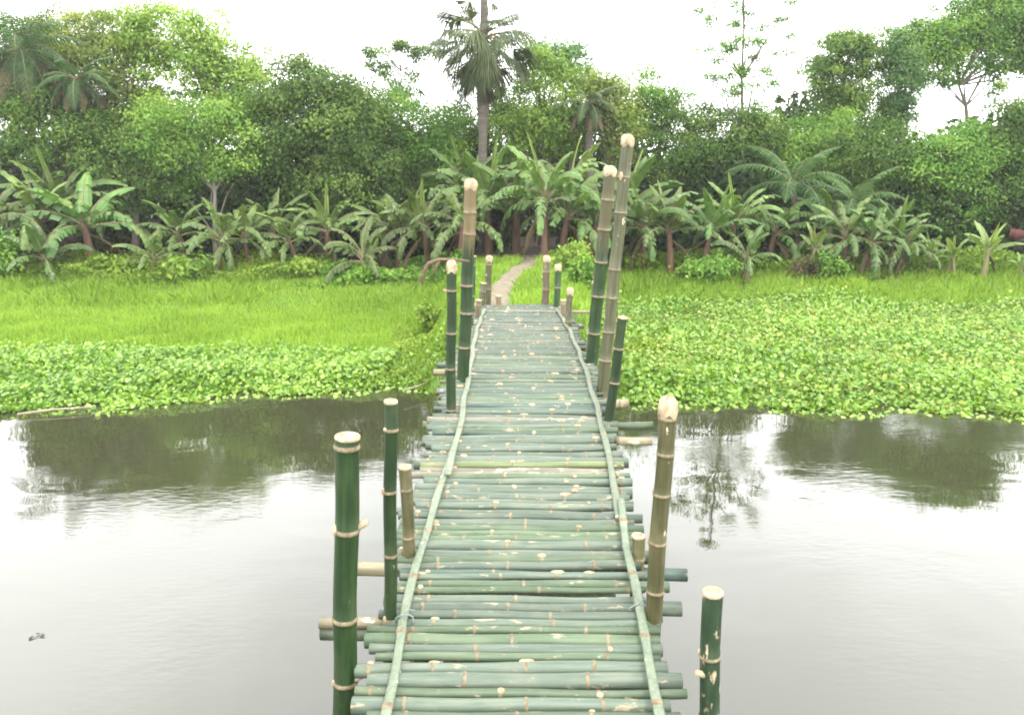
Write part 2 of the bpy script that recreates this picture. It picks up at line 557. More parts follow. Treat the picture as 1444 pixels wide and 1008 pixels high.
bridge = empty('bamboo_bridge', (0, 6, 0))
tag(bridge, 'long narrow footbridge of green bamboo poles laid crosswise over the brown river', 'footbridge')
BOFF = Vector((0, 6, 0))
y = 1.75
k = 0
edge_l = lambda y: -.62 + .05 * math.sin(y * 1.3)
far_mb = []
while y < 10.36:
    r = random.choice([random.uniform(.018, .024), random.uniform(.022, .029), random.uniform(.028, .037)])
    y += r
    wl = -.61 + random.uniform(-.05, .05)
    wr = .61 + random.uniform(-.05, .05)
    if y > 7.5: wl *= .95; wr *= .97
    if random.random() < .06: wl -= random.uniform(.03, .10)
    if random.random() < .05: wr += random.uniform(.03, .09)
    mt = DECK[random.choices(range(5), [60, 22, 4, 9, 5])[0]]
    L = wr - wl
    tap = random.uniform(.78, .96)
    r0, r1 = (r, r * tap) if random.random() < .5 else (r * tap, r)
    o = culm('deck_pole', L, r0, r1, bridge, [mt, M['node'], M['cut'], M['hollow']], seg=10 if y < 6 else 8, bend=random.uniform(0, .006), gap=(.24, .55), node_r=1.07, knob=.34)
    o.location = Vector((wl, y, deckz(y) - r + random.uniform(-.008, .005))) - BOFF
    o.rotation_euler = (random.uniform(-.01, .01), math.pi / 2 + random.uniform(-.009, .009), random.gauss(0, .011))
    y += r + random.uniform(-.002, .004)
    k += 1
    if k > 98: far_mb.append(o)
print('deck poles', k)
# past the nearest hundred poles the rest of the deck is one part
mbx = MB()
mats_far = []
for o in far_mb:
    mx_ = o.matrix_basis if False else Matrix.LocRotScale(o.location, o.rotation_euler, None)
    me_ = o.data
    base_i = len(mbx.v)
    for vv in me_.vertices: mbx.vert(mx_ @ vv.co)
    mo = []
    for mt in me_.materials:
        if mt not in mats_far: mats_far.append(mt)
        mo.append(mats_far.index(mt))
    for pl_ in me_.polygons:
        mbx.face([base_i + i for i in pl_.vertices], mo[pl_.material_index])
    bpy.data.objects.remove(o)
    bpy.data.meshes.remove(me_)
if far_mb:
    tag(mbx.build('deck_poles', mats_far, bridge), kind='stuff')

# split bamboo strips pinned along both edges
LS = [[(536, 1075), (544, 1008), (567, 871), (587, 796), (604, 733), (620, 688), (634, 640), (639, 622)],
      [(630, 668), (638, 640), (647, 606), (655, 560), (660, 530), (664, 512), (669, 476), (676, 452), (684, 431)]]
RS = [[(944, 1075), (931, 1008), (913, 911), (900, 853), (889, 796), (881, 745), (874, 703), (868, 680)],
      [(872, 728), (869, 690), (858, 640), (851, 605), (838, 559), (829, 528), (820, 502), (803, 463), (783, 430)]]
for si, S in enumerate(LS + RS):
    pts = [deck_hit(u, v, .03) for u, v in S]
    # resample
    P2 = []
    for a, b in zip(pts, pts[1:]):
        n = max(2, int((b - a).length / .12))
        for q in range(n):
            t = q / n
            c_ = a.lerp(b, t)
            c_.z = deckz(c_.y) + .013 + .006 * math.sin(c_.y * 11 + si) + (.016 if si in (1, 2) and c_.y < 4.8 else 0)
            c_.x += .006 * math.sin(c_.y * 7 + si * 2)
            P2.append(c_ - BOFF)
    rad, mats = [], []
    for i, q in enumerate(P2):
        rad.append(.024 if i % 4 else .029); mats.append(1 if i % 4 == 0 and i else 0)
    mb = MB()
    P3, rad3, m3 = [], [], []
    for i in range(len(P2) - 1):
        P3.append(P2[i]); rad3.append(.020 + .002 * math.sin(i)); m3.append(0)
        if i % 3 == 2:
            d = (P2[i + 1] - P2[i])
            P3 += [P2[i] + d * .4, P2[i] + d * .5, P2[i] + d * .62]; rad3 += [.0205, .0235, .0205]; m3 += [1, 1, 0]
    mb.tube(P3, rad3, 8, 0, True, flat=.38, mats=m3)
    mb.build('edge_strip', [M['strip'], M['node']], bridge)

# wire ties that hold the strips down
for (u, v) in ((900, 853), (570, 868)):
    q = deck_hit(u, v, .03)
    cx_, cy_, cz_ = q.x, q.y, deckz(q.y) + .008
    pts = [Vector((cx_ + .040 * math.cos(a), cy_ + .006 * math.sin(2 * a), cz_ + .026 * math.sin(a))) - BOFF for a in np.linspace(-.6, math.pi + .6, 9)]
    mb = MB()
    mb.tube(pts, .0035, 5)
    mb.tube([pts[4], pts[4] + Vector((.02, .01, .018)), pts[4] + Vector((.045, .015, .012))], .003, 5)
    mb.build('wire_tie', M['wire'], bridge)

# bearers and crossbeams under the deck
dk = culm_mat('beam_dark', (.03, .05, .03), (.06, .08, .05), (.12, .13, .09), .70)
pl = culm_mat('beam_pale', (.12, .11, .065), (.19, .17, .105), (.27, .235, .155), .62)
for x in (-.42, 0, .42):
    mb = MB()
    pts = [(x + .02 * math.sin(q), q - 6, deckz(q) - .16) for q in np.arange(.8, 10.4, .4)]
    mb.tube(pts, .045, 8)
    mb.build('bearer', dk, bridge)
XB = [  # y, left x, right x, radius, material, dz (from the photo: which ends stick out beyond the deck)
    (-.97, None, 884, .034, dk, -.02), (-.97, None, 872, .024, pl, .045), (.56, 960, 855, .038, dk, 0), (None, 968, 808, .036, 'g', 0),
    (-.84, None, 805, .032, pl, 0), (-.7, None, 826, .03, pl, 0)]


def beam(lx, rx, y, z, r, mt, rz=0.0):
    o = culm('crossbeam', rx - lx, r, r * .93, bridge, [mt, M['node'], M['cut'], M['hollow']], seg=10, hollow=.6)
    o.location = Vector((lx, y, z)) - BOFF
    o.rotation_euler = (0, math.pi / 2, rz)


def beam_px(ul, ur, v, r, mt, dz=-.12, tilt=0.0):
    q = deck_hit(735, v)
    z = deckz(q.y) + dz
    y = on_z(735, v, z).y
    lx = on_z(ul, v, z).x if ul else -.5
    rx = on_z(ur, v, z).x if ur else .5
    beam(lx, rx, y, z, r, mt, tilt)


beam_px(452, None, 893, .034, dk, -.10)
beam_px(450, None, 879, .026, pl, -.055, -.01)
beam_px(503, None, 803, .036, pl, -.10)
beam_px(None, 968, 809, .034, DECK[4], -.10)
beam_px(None, 960, 857, .036, DECK[4], -.11)
beam_px(596, None, 599, .028, DECK[2], -.06)
beam_px(612, None, 573, .045, dk, -.12)
beam_px(None, 921, 601, .03, DECK[1], -.06, .02)
beam_px(None, 919, 621, .032, pl, -.12)
beam_px(None, 886, 569, .04, pl, -.1)
beam_px(611, None, 526, .03, pl, -.06)
beam_px(None, 836, 440, .022, pl, -.02)

# ------------------------------------------------------------------ posts
PMAT = {
    'green': culm_mat('post_green', **GREEN, scar=.69, scarcol=(.16, .15, .09)),
    'green2': culm_mat('post_green_mottled', (.008, .024, .008), (.018, .045, .016), (.05, .08, .032), .70),
    'scarred': culm_mat('post_green_scarred', (.007, .019, .008), (.012, .029, .012), (.028, .05, .022), .58, (.36, .28, .19), scarw=.06),
    'olive': culm_mat('post_olive', (.034, .035, .012), (.062, .060, .023), (.11, .10, .05), .66),
    'grey': culm_mat('post_grey', (.030, .034, .015), (.055, .058, .028), (.095, .094, .052), .66),
    'brown': culm_mat('post_brown', (.065, .05, .027), (.125, .10, .06), (.20, .165, .105), .66),
}


def post(label, top, base, dia_px, mat, nodes_v=None, base_v=None, gap=(.22, .34), topcol=None, tip='flat', stubs=(), zbot=None, dia=None):
    """top / base are photo points; the base point touches the deck (or base_v says which deck row the foot stands beside)"""
    row = base_v or base[1]
    yb = deck_hit(735, row).y
    B = at_y(base[0], base[1], yb)
    T = at_y(top[0], top[1], yb)
    ax = (T - B).normalized()
    d = dia or dia_px * yb * 1.03 / F
    lowz = zbot if zbot is not None else min(-.75, float(gz(B.x, B.y)) - .25)
    foot = B + ax * ((lowz - B.z) / ax.z)
    L = (T - foot).length
    mt = PMAT[mat]
    if topcol:
        frac, uc = topcol
        n = culm_mat('post_two_tone', **(GREEN if mat == 'green' else GREEN), scar=.70,
                     upper=(L - frac - .12, L - frac + .08, uc))
        mt = n
    nodes = None
    if nodes_v:
        nodes = sorted((at_y(top[0] + (base[0] - top[0]) * (v - top[1]) / (base[1] - top[1]), v, yb) - foot).length for v in nodes_v)
        z = nodes[0]
        while z > .3:
            z -= .3; nodes.insert(0, z)
    r = d / 2
    o = culm('bamboo_post', L, r * 1.06, r * .97, None, [mt, M['node'], M['cut'], M['hollow']], seg=16, gap=gap, nodes=nodes, bend=.008, capends=False, knob=.2)
    o.location = foot
    o.rotation_mode = 'QUATERNION'
    o.rotation_quaternion = Vector((0, 0, 1)).rotation_difference(ax)
    tag(o, label, 'bamboo post', 'bamboo posts along the bridge')
    # the cut end
    mb = MB()
    if tip == 'flat':
        prof = [(-.002, r * .975), (.001, r * 1.02), (.008, r * 1.015), (.012, r * .95), (.0125, r * .72), (.004, r * .66), (.002, 0.001)]
    else:
        prof = [(-.03, r * 1.0), (-.015, r * 1.05), (.008, r * 1.07), (.028, r * .92), (.042, r * .6), (.046, .001)]
    rings = []
    for z, rr in prof:
        rings.append([mb.vert((rr * math.cos(.3927 * q) * (1 + (0 if tip == 'flat' else .10 * math.sin(q * 2.3 + z * 60))), rr * math.sin(.3927 * q), L + z + (0 if tip == 'flat' else .012 * math.sin(q * 1.7))))
                      for q in range(16)])
    for a, b in zip(rings, rings[1:]):
        for q in range(16):
            mb.face((a[q], a[(q + 1) % 16], b[(q + 1) % 16], b[q]))
    mb.build('cut_top', M['cut'], o)
    for (v, ang, ln) in stubs:
        tpt = (at_y(top[0] + (base[0] - top[0]) * (v - top[1]) / (base[1] - top[1]), v, yb) - foot).length
        mb = MB()
        a = R(ang)
        dv = Vector((math.cos(a), math.sin(a), .55))
        p0 = Vector((0, 0, tpt)) + Vector((math.cos(a), math.sin(a), 0)) * r * .75
        mb.tube([p0, p0 + dv * ln * .6, p0 + dv * ln], [r * .36, r * .33, r * .26], 8)
        mb.build('branch_stub', M['cut'], o)
    return o


post('thickest dark green post at the near left, standing in front of the crossbeam ends', (490, 618), (485, 1000), 37, 'green', nodes_v=(630, 748, 873, 962), base_v=935,
     stubs=((744, 10, .045), (956, 0, .045)))
post('slim dark green post behind the thickest one, foot tucked at the deck edge', (551, 568), (549, 868), 20, 'green', nodes_v=(606, 693, 782))
post('short weathered brown post beside the slim dark green one', (571, 660), (578, 780), 19, 'olive', nodes_v=(690, 757))
post('dark green post carrying the dry bent branch, left side of the far span', (637, 378), (635, 580), 14, 'green', nodes_v=(410, 470, 520), tip='rough', stubs=((412, 180, .03),))
post('tall left post with a straw coloured upper third and pale rough tip', (664, 262), (652, 535), 17, 'green', nodes_v=(300, 330, 403, 442, 490), topcol=(.42, (.13, .098, .045)), tip='rough')
post('thin green post just behind the tall straw-topped left post', (667, 362), (664, 458), 9, 'green2')
post('grey stake with stub at the far left corner of the deck', (690, 366), (688, 426), 9, 'grey', tip='rough', stubs=((385, 90, .03),))
post('short grey stake beside the far left corner of the deck', (682, 400), (679, 430), 9, 'grey')
post('leaning olive post with rough tan tip, standing at the near right edge', (942, 576), (919, 870), 26, 'olive', nodes_v=(590, 640, 697, 765, 834), tip='rough')
post('sawn-off stump behind the leaning olive post', (900, 757), (899, 784), 20, 'olive')
post('dark green post with peeled bark patch at the bottom right', (1005, 837), (1000, 1050), 32, 'scarred', nodes_v=(925, 1010), base_v=985, stubs=((948, 205, .04),))
post('stout dark green post leaning right by the shore of the right bank', (878, 449), (860, 592), 14, 'green', nodes_v=(492, 540))
post('tallest post, grey and leaning right with a pale knobbly tip', (885, 200), (849, 546), 17, 'grey', tip='rough', nodes_v=(250, 300, 380, 420, 468, 508))
post('second tallest right post, tan above and green below', (860, 243), (834, 508), 17, 'grey2' if 0 else 'green', topcol=(.62, (.07, .064, .030)), tip='rough', nodes_v=(282, 324, 370, 418, 470))
post('thin brown post left of the two tallest right posts', (845, 362), (832, 492), 10, 'brown', tip='rough', nodes_v=(400, 440))
post('tan and green stake at the far right corner of the deck', (771, 366), (769, 428), 10, 'brown', tip='rough', stubs=((392, 180, .03),))
post('greenish grey stake right of the tan stake at the deck end', (787, 378), (785, 432), 9, 'green2', tip='rough')
post('short pale stump at the far right edge of the deck', (795, 424), (795, 444), 9, 'brown')
post('dark stake behind the pale stump at the far right edge', (804, 412), (801, 458), 9, 'grey', tip='rough')

post('low tan stump at the far end of the deck, left of the path', (703, 418), (703, 432), 8, 'brown')
post('squat grey stump tucked at the far left deck corner', (675, 424), (674, 446), 9, 'brown')

# dry bent branch hooked on a post, twigs at the shore, a floating stick
yb = deck_hit(735, 575).y
mb = MB()
pts = [at_y(u, v, yb - .06) for u, v in ((662, 369), (640, 366), (620, 366), (604, 372), (597, 385), (596, 402))]
mb.tube(pts, [.009, .009, .010, .015, .013, .005], 6)
for q in range(4):
    a = pts[2 + q % 3]
    mb.tube([a, a + Vector((random.uniform(-.1, .02), random.uniform(-.05, .05), random.uniform(-.14, -.04)))], [.006, .002], 5)
tag(mb.build('dry_branch', M['twig']), 'dry brown branch bent over the left post of the far span', 'branch')
mb = MB()
a, b = on_z(25, 584, .03), on_z(128, 574, .05)
mb.tube([a, a.lerp(b, .5) + Vector((0, 0, .015)), b], [.016, .014, .01], 6)
tag(mb.build('floating_stick', pl), 'thin pale stick floating along the left edge of the water plants', 'stick')
for lab, P in (('bent brown twig sticking out of the water left of the bridge', [(633, 540), (617, 562), (622, 573)]),
               ('pale twig lying on the shore by the left posts', [(570, 550), (588, 545), (606, 537)])):
    mb = MB(); pts = [at_y(u, v, 8.9) for u, v in P]
    if 'shore' in lab: pts = [on_z(u, v, .12) for u, v in P]
    mb.tube(pts, [.014, .012, .008], 6)
    tag(mb.build('twig', M['twig'] if 'brown' in lab else pl), lab, 'twig')

mb = MB()
q = on_z(52, 897, .006)
for a, l_ in ((.3, .030), (1.9, .024), (3.6, .032)):
    c_ = q + Vector((math.cos(a) * .032, math.sin(a) * .03, 0))
    t_ = Vector((math.cos(a * 2), math.sin(a * 2), 0)); b_ = Vector((-t_.y, t_.x, 0))
    v_ = [c_ - t_ * l_ * .5, c_ + b_ * l_ * .22 + Vector((0, 0, .004)), c_ + t_ * l_ * .5 + Vector((0, 0, .006)), c_ - b_ * l_ * .22 + Vector((0, 0, .004))]
    ia = [mb.vert(w_) for w_ in v_]; ib = [mb.vert(w_ - Vector((0, 0, .003))) for w_ in v_]
    mb.face(ia); mb.face(ib[::-1])
    for k_ in range(4): mb.face((ia[k_], ib[k_], ib[(k_ + 1) % 4], ia[(k_ + 1) % 4]))
mb.tube([q - Vector((.03, .03, 0)), q, q + Vector((.025, .03, .004))], .002, 5)
tag(mb.build('leaf_sprig', M['dead']), 'small dark leaf sprig floating on the pale water at the lower left', 'leaf')

# ------------------------------------------------------------------ marsh plants
def scatter(n, x0, x1, y0, y1, keep):
    x = rng.uniform(x0, x1, n); y = rng.uniform(y0, y1, n)
    k = keep(x, y)
    return x[k], y[k]


def off_path(x, y, w=.19):
    return np.abs(x - pathx(y)) > w


def emb(x, y):
    w = 0.78 + .35 * sstep(11, 15, y)
    return (np.abs(x) < w + .7) & (y > 9.6)


def smooth_field(x, y, s):     # smooth random field 0..1
    return .5 + .25 * np.sin(x * 2.1 * s + 1.3 * np.sin(y * 1.7 * s)) + .25 * np.sin(y * 2.6 * s + 1.7 * np.sin(x * 1.3 * s))


def hyacinth(name, n, x0, x1, y0, y1, keep, hmin, hmax, size, mat, tlo=.25, thi=.8):
    x, y = scatter(n, x0, x1, y0, y1, lambda a, b: keep(a, b + np.where(b > 10.5, rng.normal(0, .22, len(a)), 0)))
    m_ = len(x)
    hgt = hmin + (hmax - hmin) * rng.random(m_) * (.4 + .6 * smooth_field(x, y, 1.0))
    sz = rng.uniform(size[0], size[1], m_)
    s = y - shore(x)
    z = np.maximum(gz(x, y), 0) + hgt * np.clip((s + .35) / .7, .35, 1)
    N = rng.normal(size=(m_, 3)) * .55; N[:, 2] += .75; N[:, 1] -= .25; N = unit(N)
    t = rng.normal(size=(m_, 3)); t -= N * np.sum(t * N, axis=1, keepdims=True); t = unit(t)
    b = np.cross(N, t)
    P = np.stack([x, y, z], 1)
    V = []
    # a rounded spoon shaped leaf, six corners, cupped
    for ang, rr, up in ((0, .62, .12), (52, .50, .05), (118, .46, .04), (180, .40, -.06), (242, .46, .04), (308, .50, .05)):
        a = R(ang)
        V.append(P + (t * math.cos(a) + b * math.sin(a)) * (rr * sz)[:, None] + N * (up * sz)[:, None])
    V = np.stack(V, 1)
    tint = np.clip(rng.normal((tlo + thi) / 2, (thi - tlo) / 2.2, m_) + .25 * (smooth_field(x, y, .6) - .5), 0, 1)
    return tag(quads_mesh(name, V, tint, mat, None, 6), kind='stuff')


def hy_left(x, y):
    s = y - shore(x)
    return (s > -.25 + .25 * smooth_field(x, y, 2.2)) & (y < 11.25 + .6 * smooth_field(x, y, .8) - .12 * np.maximum(0, x + 4)) & (x < -.95) & ~((np.abs(x) < 1.7) & (y > 10.4))


def hy_right(x, y):
    s = y - shore(x)
    return (s > -.25 + .25 * smooth_field(x, y, 2.2)) & (y < 14.9 + .9 * smooth_field(x, y, .7)) & (x > .95 + .08 * np.maximum(0, y - 10.5))


hyacinth('water_hyacinth', 62000, -11, -.9, 8.4, 12.2, hy_left, .03, .20, (.028, .068), M['hyac'])
o = hyacinth('water_hyacinth', 145000, .9, 13, 8.4, 17, hy_right, .03, .20, (.028, .068), M['hyac'])
o = hyacinth('yellowing_hyacinth', 20000, .9, 13, 8.6, 17, lambda x, y: hy_right(x, y) & (smooth_field(x, y, .9) > .38), .06, .22, (.03, .07), M['hyac_o'], .1, .95)
o = hyacinth('floating_duckweed', 9000, -11, 12, 8.2, 10.6, lambda x, y: (np.abs(y - shore(x) + .05) < .30) & (np.abs(x) > .8), .004, .05, (.035, .07), M['hyac'], .45, .95)


def grass(name, n, x0, x1, y0, y1, keep, hmin, hmax, w, mat, lean=.3, t0=.5):
    x, y = scatter(n, x0, x1, y0, y1, keep)
    m_ = len(x)
    z = gz(x, y) - .02
    h = rng.uniform(hmin, hmax, m_) * (.65 + .5 * smooth_field(x, y, 1.4))
    a = rng.uniform(0, 6.283, m_)
    dx = rng.normal(0, lean, m_) * h; dy = rng.normal(0, lean, m_) * h
    ww = w * rng.uniform(.7, 1.4, m_)
    B = np.stack([x, y, z], 1)
    sd = np.stack([np.cos(a) * ww, np.sin(a) * ww, 0 * x], 1)
    mid = B + np.stack([dx * .35, dy * .35, h * .6], 1)
    tip = B + np.stack([dx, dy, h], 1)
    V = np.stack([B - sd, B + sd, mid + sd * .8, tip, mid - sd * .8], 1)
    tint = np.clip(rng.normal(t0, .16, m_) + .3 * (smooth_field(x, y, .5) - .5), 0, 1)
    return tag(quads_mesh(name, V, tint, mat, None, 5), kind='stuff')


grass('grass', 120000, -14, -.8, 10.6, 17.6, lambda x, y: ~hy_left(x, y) & (y > shore(x) + .6) & off_path(x, y) & (y < np.where((x > -5.2) & (x < -1.3), 16.6 + .6 * smooth_field(x, y, 1.6), 17.2)), .06, .16, .009, M['grass'], .25, .55)
grass('grass', 34000, -3.2, 3.2, 9.6, 17.4, lambda x, y: emb(x, y) & off_path(x, y) & ~((np.abs(x) < .66) & (y < 10.45)), .06, .19, .009, M['grass'], .4, .5)
grass('grass', 60000, 1.2, 16, 14.4, 19, lambda x, y: ~hy_right(x, y), .08, .22, .011, M['grass'], .35, .5)


def weeds(name, n, x0, x1, y0, y1, keep, hmax, size, mat, t0=.5):
    x, y = scatter(n, x0, x1, y0, y1, keep)
    m_ = len(x)
    hump = hmax * (.25 + .75 * smooth_field(x, y, 1.5))
    z = gz(x, y) + hump * rng.random(m_) ** .6
    N = rng.normal(size=(m_, 3)) * .7; N[:, 2] += .6; N[:, 1] -= .3; N = unit(N)
    V = leaf_quads(np.stack([x, y, z], 1), N, rng.uniform(size[0], size[1], m_), .6)
    tint = np.clip(rng.normal(t0, .22, m_) + .3 * (smooth_field(x, y, .9) - .5), 0, 1)
    return tag(quads_mesh(name, V, tint, mat), kind='stuff')


weeds('undergrowth', 36000, -16, -4.2, 15.6, 18.4, lambda x, y: y > 15.9 + .9 * smooth_field(x, y, 1.1), .45, (.035, .08), M['weed'], .55)
grass('tall_grass', 20000, -16, -4.9, 15.2, 18.2, lambda x, y: smooth_field(x, y, 1.3) > .25, .10, .28, .010, M['grass'], .4, .5)
weeds('undergrowth', 11000, -5.2, -1.2, 16.2, 18.2, lambda x, y: smooth_field(x, y, 1.3) > .35, .32, (.06, .13), M['lf_mid'], .55)
weeds('undergrowth', 34000, 2.2, 16, 16.6, 19.2, lambda x, y: y > 16.9 + .4 * smooth_field(x, y, 1.2), .5, (.04, .10), M['weed'], .3)
weeds('undergrowth', 3800, -2.0, -.85, 9.9, 13, lambda x, y: (smooth_field(x, y, 1.3) > .45), .20, (.035, .07), M['weed'], .6)
weeds('undergrowth', 2000, 1.0, 2.2, 9.9, 13, lambda x, y: (smooth_field(x, y, 1.3) > .4), .26, (.05, .10), M['weed'], .6)

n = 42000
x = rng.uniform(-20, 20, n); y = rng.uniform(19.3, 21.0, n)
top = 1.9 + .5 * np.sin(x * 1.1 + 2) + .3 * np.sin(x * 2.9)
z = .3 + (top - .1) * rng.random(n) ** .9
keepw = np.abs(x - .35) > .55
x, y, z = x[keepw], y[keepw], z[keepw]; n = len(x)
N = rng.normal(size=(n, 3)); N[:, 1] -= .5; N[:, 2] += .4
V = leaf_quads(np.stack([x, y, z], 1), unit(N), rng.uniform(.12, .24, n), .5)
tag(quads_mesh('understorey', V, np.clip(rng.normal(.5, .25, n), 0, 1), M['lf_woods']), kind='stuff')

# fallen leaves and litter under the trees come with the ground; a dense dark wood closes the view behind
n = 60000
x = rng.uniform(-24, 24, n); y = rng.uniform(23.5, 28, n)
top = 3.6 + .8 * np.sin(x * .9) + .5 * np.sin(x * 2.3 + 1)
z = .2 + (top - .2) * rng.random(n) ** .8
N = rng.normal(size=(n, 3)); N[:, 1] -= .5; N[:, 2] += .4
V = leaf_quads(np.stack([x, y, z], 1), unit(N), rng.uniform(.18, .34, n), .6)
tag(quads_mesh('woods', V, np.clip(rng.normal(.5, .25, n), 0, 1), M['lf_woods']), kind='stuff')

# ------------------------------------------------------------------ trees
NLEAF = [0]


def crown_mesh(name, blobs, size, per, mat, parent, origin, clump=.34, dens=1.0, aspect=.55, flat=.7, t0=.5, spread=1.0):
    """blobs: (centre, rx, ry, rz); clumps of leaves spread through each blob, mostly near its outside"""
    Vs, Ts, tips = [], [], []
    for c_, rx, ry, rz in blobs:
        vol = (rx * ry * rz) ** (2 / 3)
        nc = max(3, int(dens * 9.0 * vol / clump ** 2 * .85))
        d = unit(rng.normal(size=(nc, 3))) * (rng.random((nc, 1)) ** .38)
        C = np.array(c_) + d * np.array([rx, ry, rz]) * spread
        for cc, dd in zip(C, d):
            m_ = int(per * rng.uniform(.5, 1.4))
            cr = clump * rng.uniform(.6, 1.35)
            q = rng.normal(size=(m_, 3)) * np.array([cr, cr, cr * flat]) * .52
            P = cc + q
            N = unit(.75 * unit(q) + .5 * dd + np.array([0, -.12, .55]) + rng.normal(size=(m_, 3)) * .5)
            Vs.append(leaf_quads(P, N, size * rng.uniform(.65, 1.35, m_), aspect))
            Ts.append(np.clip(rng.normal(t0 + rng.normal(0, .17) + .12 * dd[2], .09, m_), 0, 1))  # skylight painted into the tint: clumps paler on top, darker underneath, plus random variation
            tips.append(cc)
    V = np.concatenate(Vs) - np.array(origin)
    T = np.concatenate(Ts)
    NLEAF[0] += len(T)
    return quads_mesh(name, V, T, mat, parent), np.array(tips)


def tree(label, d, base_u, blobs_px, mat, leaf=.13, per=70, clump=.34, dens=1.0, bark='bark', trunk_r=.12, name='broadleaf_tree', group='trees of the wood', t0=.5, deep=.75,
         trunk_pts=None, nlimb=14, aspect=.55, flat=.7, cat='tree'):
    b0 = at_y(base_u, 380, d)
    base = Vector((b0.x, d, float(gz(b0.x, d)) - .05))
    root = empty(name, base)
    tag(root, label, cat, group)
    s = px_m(d)
    blobs = []
    for bl in blobs_px:
        u, v, ru, rv = bl[:4]
        dy = bl[4] if len(bl) > 4 else 0
        c_ = at_y(u, v, d + dy)
        blobs.append((tuple(c_), ru * s * 1.08, max(.3, min(ru, rv * 1.2) * s * deep), rv * s * 1.08))
    cr, tips = crown_mesh('crown', blobs, leaf * .60, per * 3.0, mat, root, base, clump * 1.22, dens, aspect, flat * .8, t0)
    mb = MB()
    bw = np.array([b[1] * b[3] for b in blobs]); cen = (np.array([b[0] for b in blobs]) * bw[:, None]).sum(0) / bw.sum()
    if trunk_pts:
        tp = [at_y(u, v, d) - base for u, v in trunk_pts]
        tp.insert(0, Vector((tp[0].x, tp[0].y, -.2)))
    else:
        fork = Vector((base.x * .5 + cen[0] * .5, d, base.z + (cen[2] - base.z) * .55)) - base
        topp = Vector(cen) - base
        tp = [Vector((0, 0, -.2)), Vector((fork.x * .3 + .05, 0, fork.z * .5)), fork, fork.lerp(topp, .6) + Vector((.08, 0, 0)), topp]
    n_ = len(tp)
    mb.tube(tp, [trunk_r * (1.25 if q == 0 else 1 - .8 * q / (n_ - 1)) for q in range(n_)], 8)
    # limbs to the clumps
    L = np.array([list(q) for q in tp])
    pick = rng.choice(len(tips), min(nlimb, len(tips)), replace=False)
    ends = [Vector(tips[i]) - base for i in pick] + [Vector(b[0]) - base for b in blobs]
    for e in ends:
        q0 = n_ // 2 - 1 if not trunk_pts else 1
        cand = [q for q in range(q0, n_) if tp[q].z < e.z - .1] or [q0]
        a = tp[random.choice(cand[-2:])]
        mid = a.lerp(e, .5) + Vector((random.uniform(-.1, .1), random.uniform(-.1, .1), random.uniform(-.05, .22)))
        mb.tube([a, mid, e], [trunk_r * .34, trunk_r * .18, trunk_r * .05], 6, cap=False)
    mb.build('trunk', M[bark], root)
    return root


tree('dull olive tree at the left edge, beside the two coconut palms', 21.5, 150, [(150, 100, 66, 72), (112, 66, 42, 48), (185, 60, 48, 48), (165, 155, 55, 44)], M['lf_olive'], .12, 75)
tree('dark tree behind the corner coconut palm', 22.6, 60, [(15, 70, 50, 55), (70, 90, 45, 50), (30, 130, 60, 40), (60, 45, 30, 24)], M['lf_mango'], .13, 70)
tree('bright yellow-green tree with the ragged top, tallest on the left', 20.8, 300, [(258, 80, 72, 58), (325, 120, 62, 52), (222, 45, 50, 34), (365, 118, 42, 48), (300, 70, 46, 46), (240, 140, 50, 50), (350, 160, 50, 40)], M['lf_bright'], .15, 55, .36, .75, t0=.55)
tree('light green tree with a bare pale trunk in front of the ragged yellow-green tree', 19.2, 302, [(290, 165, 75, 42), (228, 195, 48, 38), (335, 205, 55, 38), (270, 225, 60, 30)], M['lf_mid'], .12, 70, bark='bark_pale', trunk_r=.07,
     t0=.62, trunk_pts=[(302, 330), (303, 270), (300, 230), (295, 180)])
tree('large dark rounded mango tree left of the fan palm', 19.6, 455, [(450, 165, 78, 72), (512, 200, 56, 62), (405, 200, 52, 66), (470, 255, 85, 50), (430, 120, 45, 35)], M['lf_mango'], .13, 80, .36, 1.15, trunk_r=.16)
tree('low dark tree under the coconut palms at the left edge', 19.5, 60, [(55, 185, 72, 52), (125, 205, 50, 48), (10, 170, 40, 50)], M['lf_dark'], .11, 80, .32)
tree('small dark tree between the banana plants and the light green tree', 19.4, 190, [(185, 235, 45, 50), (240, 265, 50, 40), (150, 265, 40, 35)], M['lf_mango'], .13, 75)
tree('mid green tree right of the dark mango tree', 20.6, 580, [(570, 195, 48, 52), (608, 235, 46, 48), (545, 165, 38, 32), (625, 180, 32, 42)], M['lf_mid'], .12, 70, t0=.42)
tree('thin sparse tree with open twigs against the sky, left of the fan palm', 22, 560, [(535, 85, 17, 14), (562, 68, 18, 11), (592, 78, 18, 14), (548, 104, 15, 12), (578, 118, 20, 15), (610, 70, 10, 10), (560, 140, 22, 16), (520, 72, 9, 8)], M['lf_dark'], .11, 36,
     .2, .7, trunk_r=.05, nlimb=10)
tree('dark tree directly behind the trunk of the fan palm', 22, 680, [(645, 195, 42, 52), (695, 200, 48, 55), (722, 150, 28, 45)], M['lf_dark'], .13, 70)
tree('pale yellow-green tree right of the fan palm', 20.8, 765, [(768, 145, 42, 58), (742, 185, 46, 50), (795, 180, 40, 48), (757, 95, 24, 30)], M['lf_bright'], .13, 65, .34, .9, t0=.5)
tree('tall blue-green tree rising highest behind the pale yellow-green one', 23, 805, [(798, 82, 36, 34), (822, 125, 32, 48), (770, 72, 24, 22)], M['lf_blue'], .13, 75)
tree('small olive tree beside the shaggy dark palm', 20.8, 862, [(850, 145, 30, 42), (872, 190, 34, 48), (862, 120, 24, 22)], M['lf_olive'], .12, 65)
